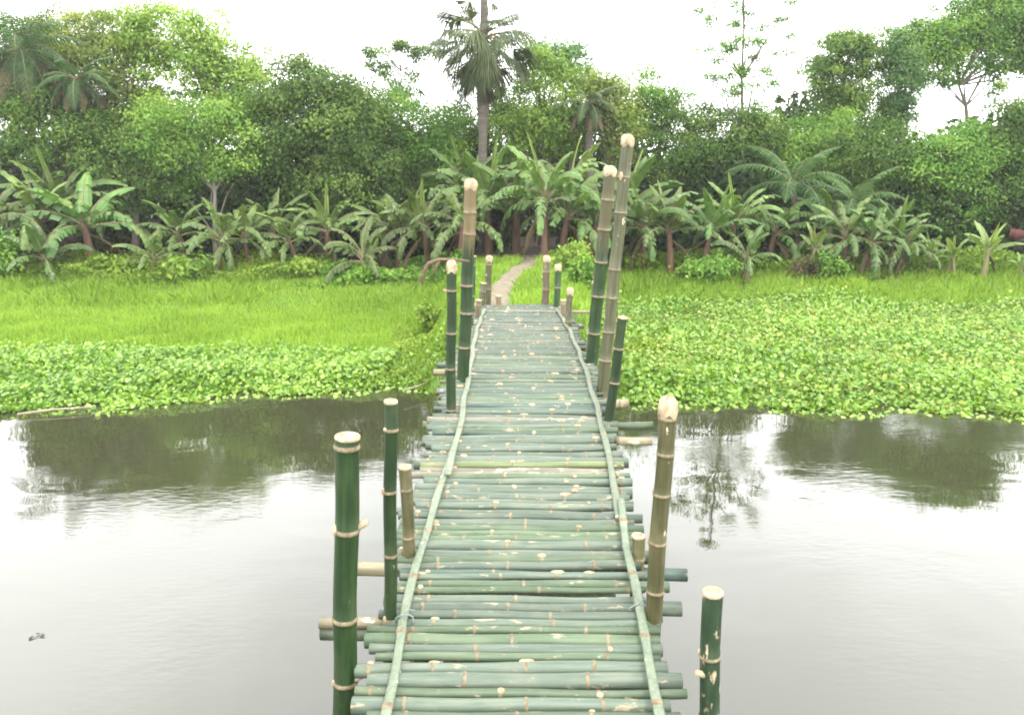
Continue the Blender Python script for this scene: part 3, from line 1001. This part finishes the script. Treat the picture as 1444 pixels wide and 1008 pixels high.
tree('round mid green tree in the middle of the right wood', 21.5, 930, [(912, 128, 30, 30), (942, 165, 42, 42), (898, 180, 28, 42), (950, 130, 22, 22)], M['lf_mid'], .12, 70, t0=.42)
tree('broad dark tree below the tall sparse tree', 20.6, 1020, [(985, 195, 55, 45), (1040, 180, 52, 48), (1078, 195, 36, 52), (1010, 225, 60, 40), (960, 225, 40, 40)], M['lf_dark'], .12, 75, t0=.5)
tree('tall sparse tree with tiered twigs reaching out of the picture top', 20.2, 1044,
     [(1008, 108, 22, 7), (1042, 100, 20, 8), (1082, 100, 16, 7), (1046, 60, 14, 8), (1024, 66, 20, 9), (1068, 60, 18, 8), (998, 32, 15, 7), (1056, 14, 14, 7), (1098, 28, 14, 7), (1108, 74, 14, 6),
      (1082, -8, 15, 8), (1050, -40, 16, 10), (1030, 2, 13, 6), (985, 15, 10, 5), (1115, 0, 12, 6), (1060, 125, 20, 9), (990, 70, 9, 4), (1015, 85, 12, 5), (1072, 82, 12, 5), (1022, 125, 16, 6), (1035, 35, 11, 5), (1075, 38, 12, 5), (1120, 48, 9, 4), (1000, 10, 10, 4), (1090, 118, 12, 5), (1130, 100, 8, 4)],
     M['lf_mid'], .085, 20, .16, .8, trunk_r=.06, trunk_pts=[(1046, 330), (1047, 200), (1046, 110), (1049, 40), (1050, -50)], nlimb=4, t0=.35)
tree('light green bushy tree right of the broad dark tree', 21, 1150, [(1140, 205, 46, 40), (1170, 190, 38, 32), (1112, 225, 36, 36), (1180, 240, 45, 42), (1145, 245, 40, 30)], M['lf_mid'], .12, 70, t0=.58)
tree('tall vine-draped tree with a ragged block crown against the sky', 22, 1185, [(1180, 88, 36, 34), (1163, 122, 22, 38), (1190, 135, 24, 36), (1217, 78, 24, 26), (1155, 105, 18, 18), (1182, 175, 28, 26), (1215, 120, 18, 44), (1195, 62, 30, 18), (1228, 170, 20, 26)], M['lf_dark'], .115, 70, .27, t0=.52)
tree('narrow vine-clad tree between the block crown and the umbrella tree', 22.2, 1268, [(1265, 105, 28, 44), (1275, 145, 26, 32), (1262, 70, 28, 26), (1258, 160, 20, 24)], M['lf_blue'], .115, 75, .27, t0=.45)
tree('huge umbrella-crowned tree at the top right corner', 22.8, 1368,
     [(1315, 55, 48, 28), (1370, 32, 62, 32), (1435, 30, 62, 38), (1440, 62, 40, 22), (1345, 88, 34, 18), (1290, 62, 24, 24), (1415, 75, 38, 18), (1490, 80, 46, 50), (1340, 30, 40, 24), (1285, 90, 26, 26), (1400, 10, 50, 24), (1380, 62, 40, 18), (1470, 10, 40, 30), (1330, 118, 12, 18), (1395, 100, 14, 12), (1445, 92, 24, 12), (1405, 130, 10, 10), (1300, 100, 10, 22)],
     M['lf_mid'], .12, 66, .28, .95, trunk_r=.09, trunk_pts=[(1366, 300), (1366, 190), (1362, 150), (1352, 120), (1375, 70)], nlimb=18, t0=.48)
tree('dark low tree under the narrow vine-clad tree', 20.2, 1245, [(1228, 205, 44, 44), (1270, 220, 46, 46), (1250, 260, 56, 40)], M['lf_dark'], .12, 75, t0=.5)
tree('dense green tree with layered boughs below the umbrella tree', 19.8, 1330, [(1320, 235, 52, 48), (1360, 210, 46, 36), (1345, 280, 56, 44), (1385, 255, 42, 46)], M['lf_mid'], .12, 75, t0=.42)
tree('dark leafy tree at the right edge of the wood', 19.8, 1430, [(1430, 205, 46, 46), (1425, 265, 52, 50), (1470, 240, 50, 70), (1425, 155, 24, 16), (1450, 160, 30, 26)], M['lf_dark'], .12, 75, t0=.5)

# ------------------------------------------------------------------ palms
def frond(mb, base, az, el0, L, bend, n=26, lw=.035, ll=.5, t=.5, droop=.6, rach=.016):
    """a feather frond: rachis arching over, narrow leaflets hanging on both sides"""
    p = Vector(base); el = el0
    h = Vector((math.cos(az), math.sin(az), 0))
    sd = Vector((-math.sin(az), math.cos(az), 0))
    pts = [p.copy()]
    step = L / n
    for i in range(n):
        el -= bend / n
        p = p + (h * math.cos(el) + Vector((0, 0, math.sin(el)))) * step
        pts.append(p.copy())
    mb.tube(pts[::3] + [pts[-1]], [rach * (1 - .85 * q / (len(pts[::3]))) for q in range(len(pts[::3]) + 1)], 5, 1, False, t=.8)
    for i in range(3, n + 1):
        f = i / n
        ln = ll * math.sin(math.pi * (.12 + .84 * f) ** .8) * random.uniform(.85, 1.1)
        fw = (pts[i] - pts[i - 1]).normalized()
        for s in (-1, 1):
            a = pts[i]
            out_ = (sd * s * random.uniform(.75, 1.0) + fw * .55).normalized()
            m1 = a + out_ * ln * .5 + Vector((0, 0, -droop * ln * .18))
            e = a + out_ * ln * .82 + Vector((0, 0, -droop * ln * random.uniform(.55, .95)))
            w = fw * lw
            tt = min(1, max(0, t + random.gauss(0, .12)))
            i0 = [mb.vert(a - w * .4, tt), mb.vert(a + w * .4, tt), mb.vert(m1 + w * .5, tt), mb.vert(m1 - w * .5, tt), mb.vert(e, tt)]
            mb.face(i0[:4]); mb.face((i0[3], i0[2], i0[4]))


def coconut(label, u, v, d, nf, L, name='coconut_palm', dead=5, trunk=True, el=(.1, 1.2), r=.11, cat='palm', mat='coco', base_u=None):
    c_ = at_y(u, v, d)
    bu = at_y(base_u or u, 380, d)
    base = Vector((bu.x, d, float(gz(bu.x, d))))
    root = empty(name, base); tag(root, label, cat, 'palms in the wood')
    top = c_ - base
    mb = MB()
    n_ = 14
    pts = [Vector((top.x * (q / n_) ** 1.6, 0, -.2 + (top.z + .2) * q / n_)) for q in range(n_ + 1)]
    mb.tube(pts, [r * (1.3 - .5 * q / n_) for q in range(n_ + 1)], 9)
    mb.build('trunk', M['palmbark'], root)
    mb = MB()
    for q in range(nf):
        az = 2.4 * q + random.uniform(-.25, .25)
        f = q / nf
        frond(mb, top, az, el[1] - (el[1] - el[0]) * f, L * random.uniform(.85, 1.1), 1.2 + .9 * f, t=.75 - .4 * f + random.uniform(-.08, .08), ll=L * .27)
    mb.build('crown', [M[mat], M['pstem_g']], root, smooth=False)
    if dead:
        mb = MB()
        for q in range(dead):
            frond(mb, top - Vector((0, 0, .1)), 2.4 * q + .5, -.2, L * .85, 1.2, t=random.uniform(.3, .7), droop=.9, ll=L * .2)
        mb.build('dead_fronds', [M['dead'], M['dead']], root, smooth=False)
    return root


coconut('dark coconut palm with a full crown at the upper left corner', 28, 72, 20.0, 30, 1.9, dead=10, el=(-.5, 1.3))
coconut('coconut palm with browned drooping fronds right of the corner palm', 108, 112, 19.6, 16, 1.15, dead=10, el=(-.4, 1.1))
coconut('shaggy dark palm with hanging dead skirt in the middle of the wood', 830, 145, 20.2, 12, 1.0, dead=9, el=(-.3, 1.0), mat='palm')
coconut('young feather palm with arching fronds low among the right bananas', 1118, 262, 18.6, 12, 1.55, dead=0, el=(.2, 1.35), r=.07, base_u=1125)
coconut('bushy feather palm beside the clump of brown banana stems', 1205, 290, 18.4, 14, 1.3, dead=2, el=(.1, 1.4), r=.07, mat='coco')

# fan palm
d = 19.0
b0 = at_y(679, 380, d); base = Vector((b0.x, d, float(gz(b0.x, d))))
root = empty('fan_palm', base); tag(root, 'tall fan palm rising above the wood behind the left posts', 'palm', 'palms in the wood')
top = at_y(683, -12, d) - base
mb = MB()
vs = [380, 300, 230, 180, 150, 120, 95, 60, 20, -12]
rr = [.13, .10, .095, .10, .14, .16, .13, .10, .09, .08]
mb.tube([at_y(679 + 4 * (380 - v) / 390, v, d) - base for v in vs], rr, 10)
mb.build('trunk', M['palmbark'], root)


def fan(mb, hub0, dirv, plen, Rf, n=24, t=.5, droop=.4, spread=2.1):
    dirv = dirv.normalized()
    hub = hub0 + dirv * plen
    sag = Vector((0, 0, -.12 * plen))
    mb.tube([hub0, hub0.lerp(hub, .5) - sag * .5, hub], [.022, .016, .012], 5, 1, False, t=.7)
    side = dirv.cross(Vector((0, 0, 1)))
    side = side.normalized() if side.length > .01 else Vector((1, 0, 0))
    up = side.cross(dirv).normalized()
    tw = random.uniform(-.5, .5)
    side, up = side * math.cos(tw) + up * math.sin(tw), up * math.cos(tw) - side * math.sin(tw)
    for k_ in range(n):
        a = (k_ / (n - 1) - .5) * spread
        dd = dirv * math.cos(a) + side * math.sin(a)
        w = (side * math.cos(a) - dirv * math.sin(a)) * Rf * spread / n * .36
        r_ = Rf * random.uniform(.86, 1.05)
        pl_ = up * (.015 if k_ % 2 else -.015)
        m1 = hub + dd * r_ * .6 + pl_ + Vector((0, 0, -droop * .12 * r_))
        e = hub + dd * r_ * .95 + Vector((0, 0, -droop * r_ * random.uniform(.4, .7)))
        tt = min(1, max(0, t + random.gauss(0, .12)))
        i0 = [mb.vert(hub + dd * .03 - w * .1, tt), mb.vert(hub + dd * .03 + w * .1, tt), mb.vert(m1 + w, tt), mb.vert(m1 - w, tt), mb.vert(e, tt)]
        mb.face(i0[:4]); mb.face((i0[3], i0[2], i0[4]))


mb = MB()
hubp = at_y(682, 50, d) - base
for q in range(52):
    az = 2.4 * q
    el = random.uniform(-1.2, -.1) if q < 28 else random.uniform(-.1, .7)
    dv = Vector((math.cos(az) * math.cos(el), math.sin(az) * math.cos(el), math.sin(el)))
    fan(mb, hubp + Vector((0, 0, random.uniform(-.25, .1))), dv, random.uniform(.45, .75), random.uniform(.55, .75), t=random.uniform(.3, .8), droop=random.uniform(.5, 1.3))
for q in range(14):
    az = 2.4 * q + .4
    el = random.uniform(-.25, .9)
    dv = Vector((math.cos(az) * math.cos(el), math.sin(az) * math.cos(el), math.sin(el)))
    fan(mb, top, dv, random.uniform(.5, .75), random.uniform(.42, .55), t=random.uniform(.3, .7), droop=.4)
mb.build('crown', [M['fan'], M['pstem_g']], root, smooth=False)
mb = MB()
for q in range(9):
    az = 2.4 * q
    dv = Vector((math.cos(az) * .35, math.sin(az) * .35, -1))
    fan(mb, at_y(684, 108, d) - base, dv, .15, .45, t=random.uniform(.2, .5), droop=.5, spread=1.2, n=14)
mb.build('dead_fronds', [M['dead'], M['dead']], root, smooth=False)
mb = MB()
for q in range(9):
    a = 2.1 * q
    p0 = at_y(682, 58, d) - base
    e = p0 + Vector((math.cos(a) * .32, math.sin(a) * .3 - .1, random.uniform(-.28, .1)))
    mb.tube([p0, p0.lerp(e, .5) + Vector((0, 0, .09)), e], [.03, .028, .02], 6)
mb.build('flower_stalk', M['orange'], root)

# ------------------------------------------------------------------ banana plants
def banana_leaf(mb, base, az, el0, L, W, bend, t=.5, tear=.5, n=14):
    h = Vector((math.cos(az), math.sin(az), 0)); sd = Vector((-math.sin(az), math.cos(az), 0))
    sd = (sd + h * random.uniform(-.1, .1)).normalized()
    roll = random.uniform(-.35, .35)
    p = Vector(base); el = el0
    pts, ups = [p.copy()], [Vector((0, 0, 1))]
    for i in range(n):
        f = i / n
        el -= bend * (f + .25) / (n * .75)
        dr = h * math.cos(el) + Vector((0, 0, math.sin(el)))
        p = p + dr * (L / n)
        pts.append(p.copy())
        ups.append((h * -math.sin(el) + Vector((0, 0, math.cos(el)))).normalized())
    mb.tube(pts[::2] + ([pts[-1]] if n % 2 else []), [.026 * (1 - .9 * q / (n // 2 + 1)) for q in range(len(pts[::2]) + (1 if n % 2 else 0))], 5, 1, False, t=.9)
    st = 2
    for s in (-1, 1):
        jit = 0; gap = 0
        for i in range(st, n):
            f0, f1 = (i - st) / (n - st), (i + 1 - st) / (n - st)
            w0 = W * min(1, (f0 * 5 + .25)) * math.sqrt(max(0.02, 1 - f0 ** 2.6))
            w1 = W * min(1, (f1 * 5 + .25)) * math.sqrt(max(0.02, 1 - f1 ** 2.6))
            if random.random() < tear:
                jit = random.uniform(-.25, .95); gap = random.uniform(.0, .6)
            else:
                gap = 0
            up = ups[i]
            side = (sd * s * math.cos(roll) + up * math.sin(roll) * s).normalized()
            fwd = (pts[i + 1] - pts[i])
            lift = .08 - jit
            a, b = pts[i], pts[i + 1]
            a2 = a + (side + up * lift).normalized() * w0 * .5 + fwd * gap * .3
            b2 = b + (side + up * lift).normalized() * w1 * .5
            dn = Vector((0, 0, -1))
            a3 = a2 + (side + up * (lift - .5) + dn * (.55 + max(0, jit))).normalized() * w0 * .5 + fwd * (gap * .7 + .25)
            b3 = b2 + (side + up * (lift - .5) + dn * (.55 + max(0, jit))).normalized() * w1 * .5 + fwd * (.25 - gap * .3)
            tt = min(1, max(0, t + random.gauss(0, .07)))
            i0 = [mb.vert(q, tt) for q in (a, b, b2, a2, a3, b3)]
            mb.face((i0[0], i0[1], i0[2], i0[3])); mb.face((i0[3], i0[2], i0[5], i0[4]))


def banana_proto(H, nl, LL, W, green_stem, upright, mat, dead=3, droop=1.0, tear=.5):
    """a banana plant of stem height H metres"""
    root = empty('banana_plant', (0, 0, 0))
    mb = MB()
    n_ = 8
    lean = random.uniform(-.12, .12)
    pts = [Vector((lean * (q / n_) ** 2 * H, 0, -.1 + (H + .1) * q / n_)) for q in range(n_ + 1)]
    r = .055 + .02 * H
    mb.tube(pts, [r * (1.25 - .55 * q / n_) for q in range(n_ + 1)], 9)
    mb.build('trunk', M['pstem_g'] if green_stem else M['pstem'], root)
    top = pts[-1]
    mb = MB()
    for q in range(nl):
        f = q / max(1, nl - 1)
        az = 2.4 * q + random.uniform(-.3, .3)
        el = 1.35 - f * 1.0 * droop + random.uniform(-.12, .12)
        banana_leaf(mb, top - Vector((0, 0, .12 * f)), az, el, LL * random.uniform(.8, 1.08) * (.8 + .2 * f), W * random.uniform(.85, 1.1), (.9 + .95 * f) * droop,
                    t=.55 - .28 * f + random.uniform(-.08, .08), tear=tear * (.5 + f * .7))
    for q in range(upright):
        banana_leaf(mb, top, random.uniform(0, 6.28), 1.36, LL * .75, W * .38, .25, t=.85, tear=.05)
    mb.build('crown', [mat, M['pstem_g']], root, smooth=False)
    if dead:
        mb = MB()
        for q in range(dead):
            banana_leaf(mb, top - Vector((0, 0, .2)), random.uniform(0, 6.28), -.5, LL * random.uniform(.5, .8), W * .55, .9, t=random.uniform(.2, .8), tear=.8)
        mb.build('dead_leaves', [M['dead'], M['dead']], root, smooth=False)
    return root


PROTO = {
    'short': lambda: banana_proto(.45, 10, 1.15, .15, True, 0, M['banana'], 1, 1.1, .9),
    'mid': lambda: banana_proto(.9, 12, 1.55, .18, False, 0, M['banana'], 3, 1.15, .95),
    'tall': lambda: banana_proto(1.2, 14, 1.8, .19, False, 1, M['banana'], 3, 1.1, .95),
    'droopy': lambda: banana_proto(1.05, 13, 1.8, .19, False, 0, M['banana'], 3, 1.25, 1.0),
    'upright': lambda: banana_proto(1.1, 12, 1.65, .19, False, 1, M['banana'], 2, .9, .8),
    'lime': lambda: banana_proto(.8, 6, 1.05, .17, True, 1, M['banana_lt'], 1, .75, .25),
    'vee': lambda: banana_proto(1.05, 7, 1.15, .17, True, 1, M['banana_lt'], 1, .65, .2),
}
PR = {}
USED = set()


def banana(kind, u, d, H, label, rz=None, group='banana plants along the edge of the wood'):
    """H = total height in photo pixels at distance d"""
    if kind not in PR: PR[kind] = PROTO[kind]()
    src = PR[kind]
    o = src if kind not in USED else copy_tree(src)
    USED.add(kind)
    b0 = at_y(u, 380, d)
    o.location = (b0.x, d, float(gz(b0.x, d)) - .03)
    o.rotation_euler = (0, 0, rz if rz is not None else random.uniform(0, 6.28))
    nominal = {'short': 1.35, 'mid': 2.05, 'tall': 2.6, 'droopy': 2.1, 'upright': 2.45, 'lime': 1.7, 'vee': 2.1}[kind]
    s = H * px_m(d) / nominal * (.86 if 670 < u < 880 else .95 if u < 140 else .84)
    o.scale = (s * random.uniform(.92, 1.08), s * random.uniform(.92, 1.08), s * random.uniform(.93, 1.1))
    o.rotation_euler = (random.uniform(-.13, .13), random.uniform(-.13, .13), o.rotation_euler[2])
    tag(o, label, 'banana plant', group)
    return o


banana('short', 72, 16.9, 105, 'short banana plant with a yellow-green spear leaf in front of the left bananas')
banana('tall', 58, 17.9, 180, 'tallest banana plant at the left edge, leaves fanned against dark foliage')
banana('mid', 132, 17.6, 165, 'banana plant with drooping leaves right of the tallest left one')
banana('droopy', -8, 17.4, 150, 'banana plant cut by the left picture edge')
banana('short', 216, 17.0, 115, 'pale grey-green young banana plant standing alone before the dark small tree')
banana('droopy', 306, 17.2, 130, 'banana plant with long hanging leaves below the bare pale trunk')
banana('droopy', 352, 17.5, 125, 'banana plant with hanging leaves right of the bare pale trunk')
banana('mid', 420, 17.5, 125, 'banana plant under the left side of the dark mango tree')
banana('tall', 462, 18.2, 150, 'banana plant deep in shade under the middle of the mango tree')
banana('short', 514, 16.9, 115, 'star-shaped banana plant before the bare soil under the mango tree')
banana('upright', 560, 17.8, 150, 'banana plant with raised leaves left of the straw-topped post')
banana('tall', 606, 17.5, 165, 'large banana plant reaching behind the dry bent branch')
banana('droopy', 648, 16.9, 150, 'big drooping banana plant right behind the two left posts')
banana('upright', 690, 18.6, 190, 'tall banana plant beside the fan palm trunk')
banana('upright', 728, 18.4, 190, 'banana plant with steep leaves left of the path mouth')
banana('tall', 768, 17.0, 200, 'large brown-stemmed banana plant in the centre, right of the path')
banana('mid', 792, 17.5, 165, 'banana plant close behind the large brown-stemmed one')
banana('tall', 838, 17.7, 180, 'banana plant behind the two tallest posts')
banana('tall', 908, 17.6, 165, 'reddish-stemmed banana plant just right of the tallest post')
banana('upright', 945, 17.3, 175, 'banana plant with the highest steep leaves right of the bridge')
banana('upright', 990, 17.4, 155, 'banana plant with a broad crown and thick red-brown stem')
banana('tall', 1030, 18.0, 165, 'banana plant behind the short arching one')
banana('short', 1052, 16.9, 105, 'short banana plant with arching leaves on the right grass')
banana('lime', 1140, 17.2, 90, 'small yellow-green banana plant above the pinkish shrub')
banana('droopy', 1188, 17.4, 130, 'grey-green banana plant on the left of the thick brown clump')
banana('droopy', 1222, 17.2, 125, 'grey-green banana plant in the middle of the thick brown clump', rz=1.0)
banana('upright', 1252, 17.7, 140, 'banana plant with leaves reaching right out of the brown clump')
banana('lime', 1308, 17.4, 80, 'yellow-green banana plant left of the pair at the far right')
banana('lime', 1346, 17.0, 72, 'smallest bright banana plant left of the vee-leaved one')
banana('vee', 1388, 16.8, 118, 'bright banana plant with two leaves raised in a vee at the far right')
banana('lime', 1440, 16.9, 48, 'tiny banana plant at the right picture edge')

for kind, u, d, H, lab in (
        ('tall', 100, 18.8, 175, 'banana plant behind and between the tallest left one and its drooping neighbour'),
        ('mid', 262, 18.3, 140, 'shaded banana plant between the pale young one and the bare pale trunk'),
        ('upright', 388, 18.5, 150, 'shaded banana plant standing back, left of the dark mango tree'),
        ('mid', 536, 18.6, 160, 'banana plant in shade behind the star-shaped one'),
        ('tall', 660, 19.0, 195, 'banana plant standing back behind the straw-topped post'),
        ('tall', 812, 18.8, 205, 'tall banana plant standing back between the path and the tallest posts'),
        ('upright', 872, 18.6, 190, 'banana plant seen just beyond the tip of the tallest post'),
        ('mid', 1082, 18.4, 150, 'banana plant in shade left of the young feather palm'),
        ('mid', 1160, 18.6, 150, 'banana plant in shade behind the pinkish shrub'),
        ('droopy', 1270, 17.3, 105, 'low drooping banana plant at the right foot of the brown clump')):
    banana(kind, u, d, H, lab)

# ------------------------------------------------------------------ shrubs
def shrub(label, u, d, w_px, h_px, mat, leaf=.09, n=1600, name='shrub', t0=.55, z0=0):
    b0 = at_y(u, 380, d); base = Vector((b0.x, d, float(gz(b0.x, d)) + z0))
    root = empty(name, base); tag(root, label, 'shrub', 'shrubs by the water and the wood')
    s = px_m(d); w, h = w_px * s / 2, h_px * s
    k_ = max(5, int(w / .09))
    Vs, Ts, mb = [], [], MB()
    for q in range(k_):
        a = random.uniform(0, 6.28); r_ = math.sqrt(random.random())
        c_ = np.array([math.cos(a) * r_ * w * .8, math.sin(a) * r_ * w * .55, h * (.35 + .45 * random.random() * (1 - .5 * r_))])
        m_ = n // k_
        P = c_ + rng.normal(size=(m_, 3)) * np.array([w * .22, w * .2, h * .17]); P[:, 2] = np.maximum(P[:, 2], .03)
        N = unit(rng.normal(size=(m_, 3)) * .6 + (P - np.array([0, 0, h * .3])) / max(w, h) + np.array([0, -.15, .4]))
        Vs.append(leaf_quads(P, N, leaf * rng.uniform(.7, 1.4, m_), .55)); Ts.append(np.clip(rng.normal(t0 + rng.normal(0, .12), .15, m_), 0, 1))
        mb.tube([(c_[0] * .2, c_[1] * .2, -.05), tuple(c_ * .6 + np.array([.02, 0, 0])), tuple(c_)], [.014, .01, .004], 5)
    quads_mesh('foliage', np.concatenate(Vs), np.concatenate(Ts), mat, root)
    mb.build('stem', M['bark'], root)
    return root


shrub('bright lime shrub beside the path, behind the far right stakes', 812, 14.5, 62, 52, M['lf_lime'], .09, 1900)
shrub('dark green bush under the lime shrub, left of the tallest posts', 822, 12.8, 40, 50, M['lf_mid'], .08, 1300)
shrub('rounded green bush on the bank left of the bridge posts', 608, 12.6, 50, 48, M['weed'], .08, 1400)
shrub('pinkish dry-flowered shrub under the small yellow-green banana plant', 1142, 16.7, 62, 42, M['dead'], .06, 900, t0=.8)
shrub('dark green rounded bush right of the pinkish shrub', 1175, 16.8, 60, 36, M['lf_mid'], .08, 1300)
shrub('low green bush before the reddish-stemmed banana plants', 1000, 16.9, 90, 34, M['lf_mid'], .08, 1700)
shrub('low bright bush on bare soil below the mango tree', 430, 16.7, 66, 30, M['weed'], .08, 1300)
shrub('leafy dark shrub at the left picture edge below the bananas', 8, 16.9, 90, 70, M['lf_mid'], .11, 1500)
shrub('pale weedy shrub on the mound between the left bananas', 150, 16.6, 90, 38, M['weed'], .09, 1500)
shrub('broad-leaved weed clump right of the pale young banana plant', 270, 16.7, 70, 40, M['lf_bright'], .11, 900)

# red cloth glimpsed at the right edge
q = at_y(1438, 330, 17.6)
mb = MB()
prev = None
for i in range(9):
    t = i / 8
    row = [mb.vert((q.x + (t - .5) * .42, q.y + .03 * math.sin(t * 13), q.z + .09 - w_ * .18 + .015 * math.sin(t * 7 + w_))) for w_ in (0, .5, 1)] + \
          [mb.vert((q.x + (t - .5) * .42, q.y + .012 + .03 * math.sin(t * 13), q.z + .09 - w_ * .18 + .015 * math.sin(t * 7 + w_))) for w_ in (1, .5, 0)]
    if prev:
        for k_ in range(6):
            mb.face((prev[k_], prev[(k_ + 1) % 6], row[(k_ + 1) % 6], row[k_]))
    prev = row
tag(mb.build('red_cloth', M['red']), 'small patch of red cloth showing between leaves at the right edge', 'cloth')


# ------------------------------------------------------------------ humid air
hx, y0, y1, z0, z1 = 45.0, -8.0, 40.0, -2.2, 9.5
mb = MB()
c8 = [mb.vert((sx_ * hx, yy_, zz_)) for zz_ in (z0, z1) for yy_ in (y0, y1) for sx_ in (-1, 1)]
for f_ in ((0, 2, 3, 1), (4, 5, 7, 6), (0, 1, 5, 4), (2, 6, 7, 3), (0, 4, 6, 2), (1, 3, 7, 5)):
    mb.face([c8[i] for i in f_])
m = bpy.data.materials.new('humid_air'); m.use_nodes = True
nt = m.node_tree
nt.nodes.remove(nt.nodes['Principled BSDF'])
pv = nd(nt, 'ShaderNodeVolumePrincipled')
pv.inputs['Color'].default_value = (.95, .97, .96, 1)
pv.inputs['Density'].default_value = .0010
pv.inputs['Anisotropy'].default_value = .3
nt.links.new(pv.outputs[0], nt.nodes['Material Output'].inputs['Volume'])
hz_ = mb.build('haze', m, smooth=False)
tag(hz_, kind='stuff')

# ------------------------------------------------------------------ sky, sun, view
SUN_EL, SUN_AZ = R(58), R(150)     # sun azimuth measured clockwise from +Y
w = bpy.data.worlds.new('World'); scene.world = w
w.use_nodes = True
nt = w.node_tree
bg = nt.nodes['Background']
sky = nd(nt, 'ShaderNodeTexSky', sky_type='NISHITA', sun_disc=False, sun_elevation=SUN_EL, sun_rotation=SUN_AZ)
sky.air_density = 1.0; sky.dust_density = 3.0
tc = nd(nt, 'ShaderNodeTexCoord')
sx = nd(nt, 'ShaderNodeSeparateXYZ'); nt.links.new(tc.outputs['Generated'], sx.inputs[0])
cn = nd(nt, 'ShaderNodeTexNoise', i_Scale=1.7, i_Detail=5.0, i_Roughness=.5); nt.links.new(tc.outputs['Generated'], cn.inputs['Vector'])
# thick bright cloud low down, greyer cloud overhead, patchy in between
el = mathn(nt, 'ADD', sx.outputs['Z'], mathn(nt, 'MULTIPLY', mathn(nt, 'SUBTRACT', cn.outputs['Fac'], .5), .85))
el = mathn(nt, 'SUBTRACT', el, mathn(nt, 'MULTIPLY', mathn(nt, 'ABSOLUTE', mathn(nt, 'SUBTRACT', sx.outputs['X'], -.02)), .22))
cloud = ramp(nt, [(.42, (27, 27, 27)), (.56, (22., 22.2, 22.4)), (.76, (20.5, 20.7, 20.9)), (1.0, (17, 17.2, 17.5))], el)
mixw = mixc(nt, .88, sky.outputs[0], cloud.outputs[0])
nt.links.new(mixw, bg.inputs['Color'])
bg.inputs['Strength'].default_value = .10

sd = bpy.data.lights.new('sun', 'SUN'); so = bpy.data.objects.new('sun', sd); col.objects.link(so)
sd.energy = 1.3; sd.angle = R(14); sd.color = (1, .96, .88)
dirv = Vector((math.sin(SUN_AZ) * math.cos(SUN_EL), math.cos(SUN_AZ) * math.cos(SUN_EL), math.sin(SUN_EL)))
so.rotation_euler = dirv.to_track_quat('Z', 'Y').to_euler()
so.location = (0, 0, 30)

scene.view_settings.view_transform = 'Standard'
scene.view_settings.look = 'None'
scene.view_settings.exposure = 1.12
scene.view_settings.gamma = 1
scene.cycles.filter_width = 1.9
scene.cycles.use_denoising = True
scene.cycles.max_bounces = 8
scene.cycles.transparent_max_bounces = 4

print('tree leaves', NLEAF)
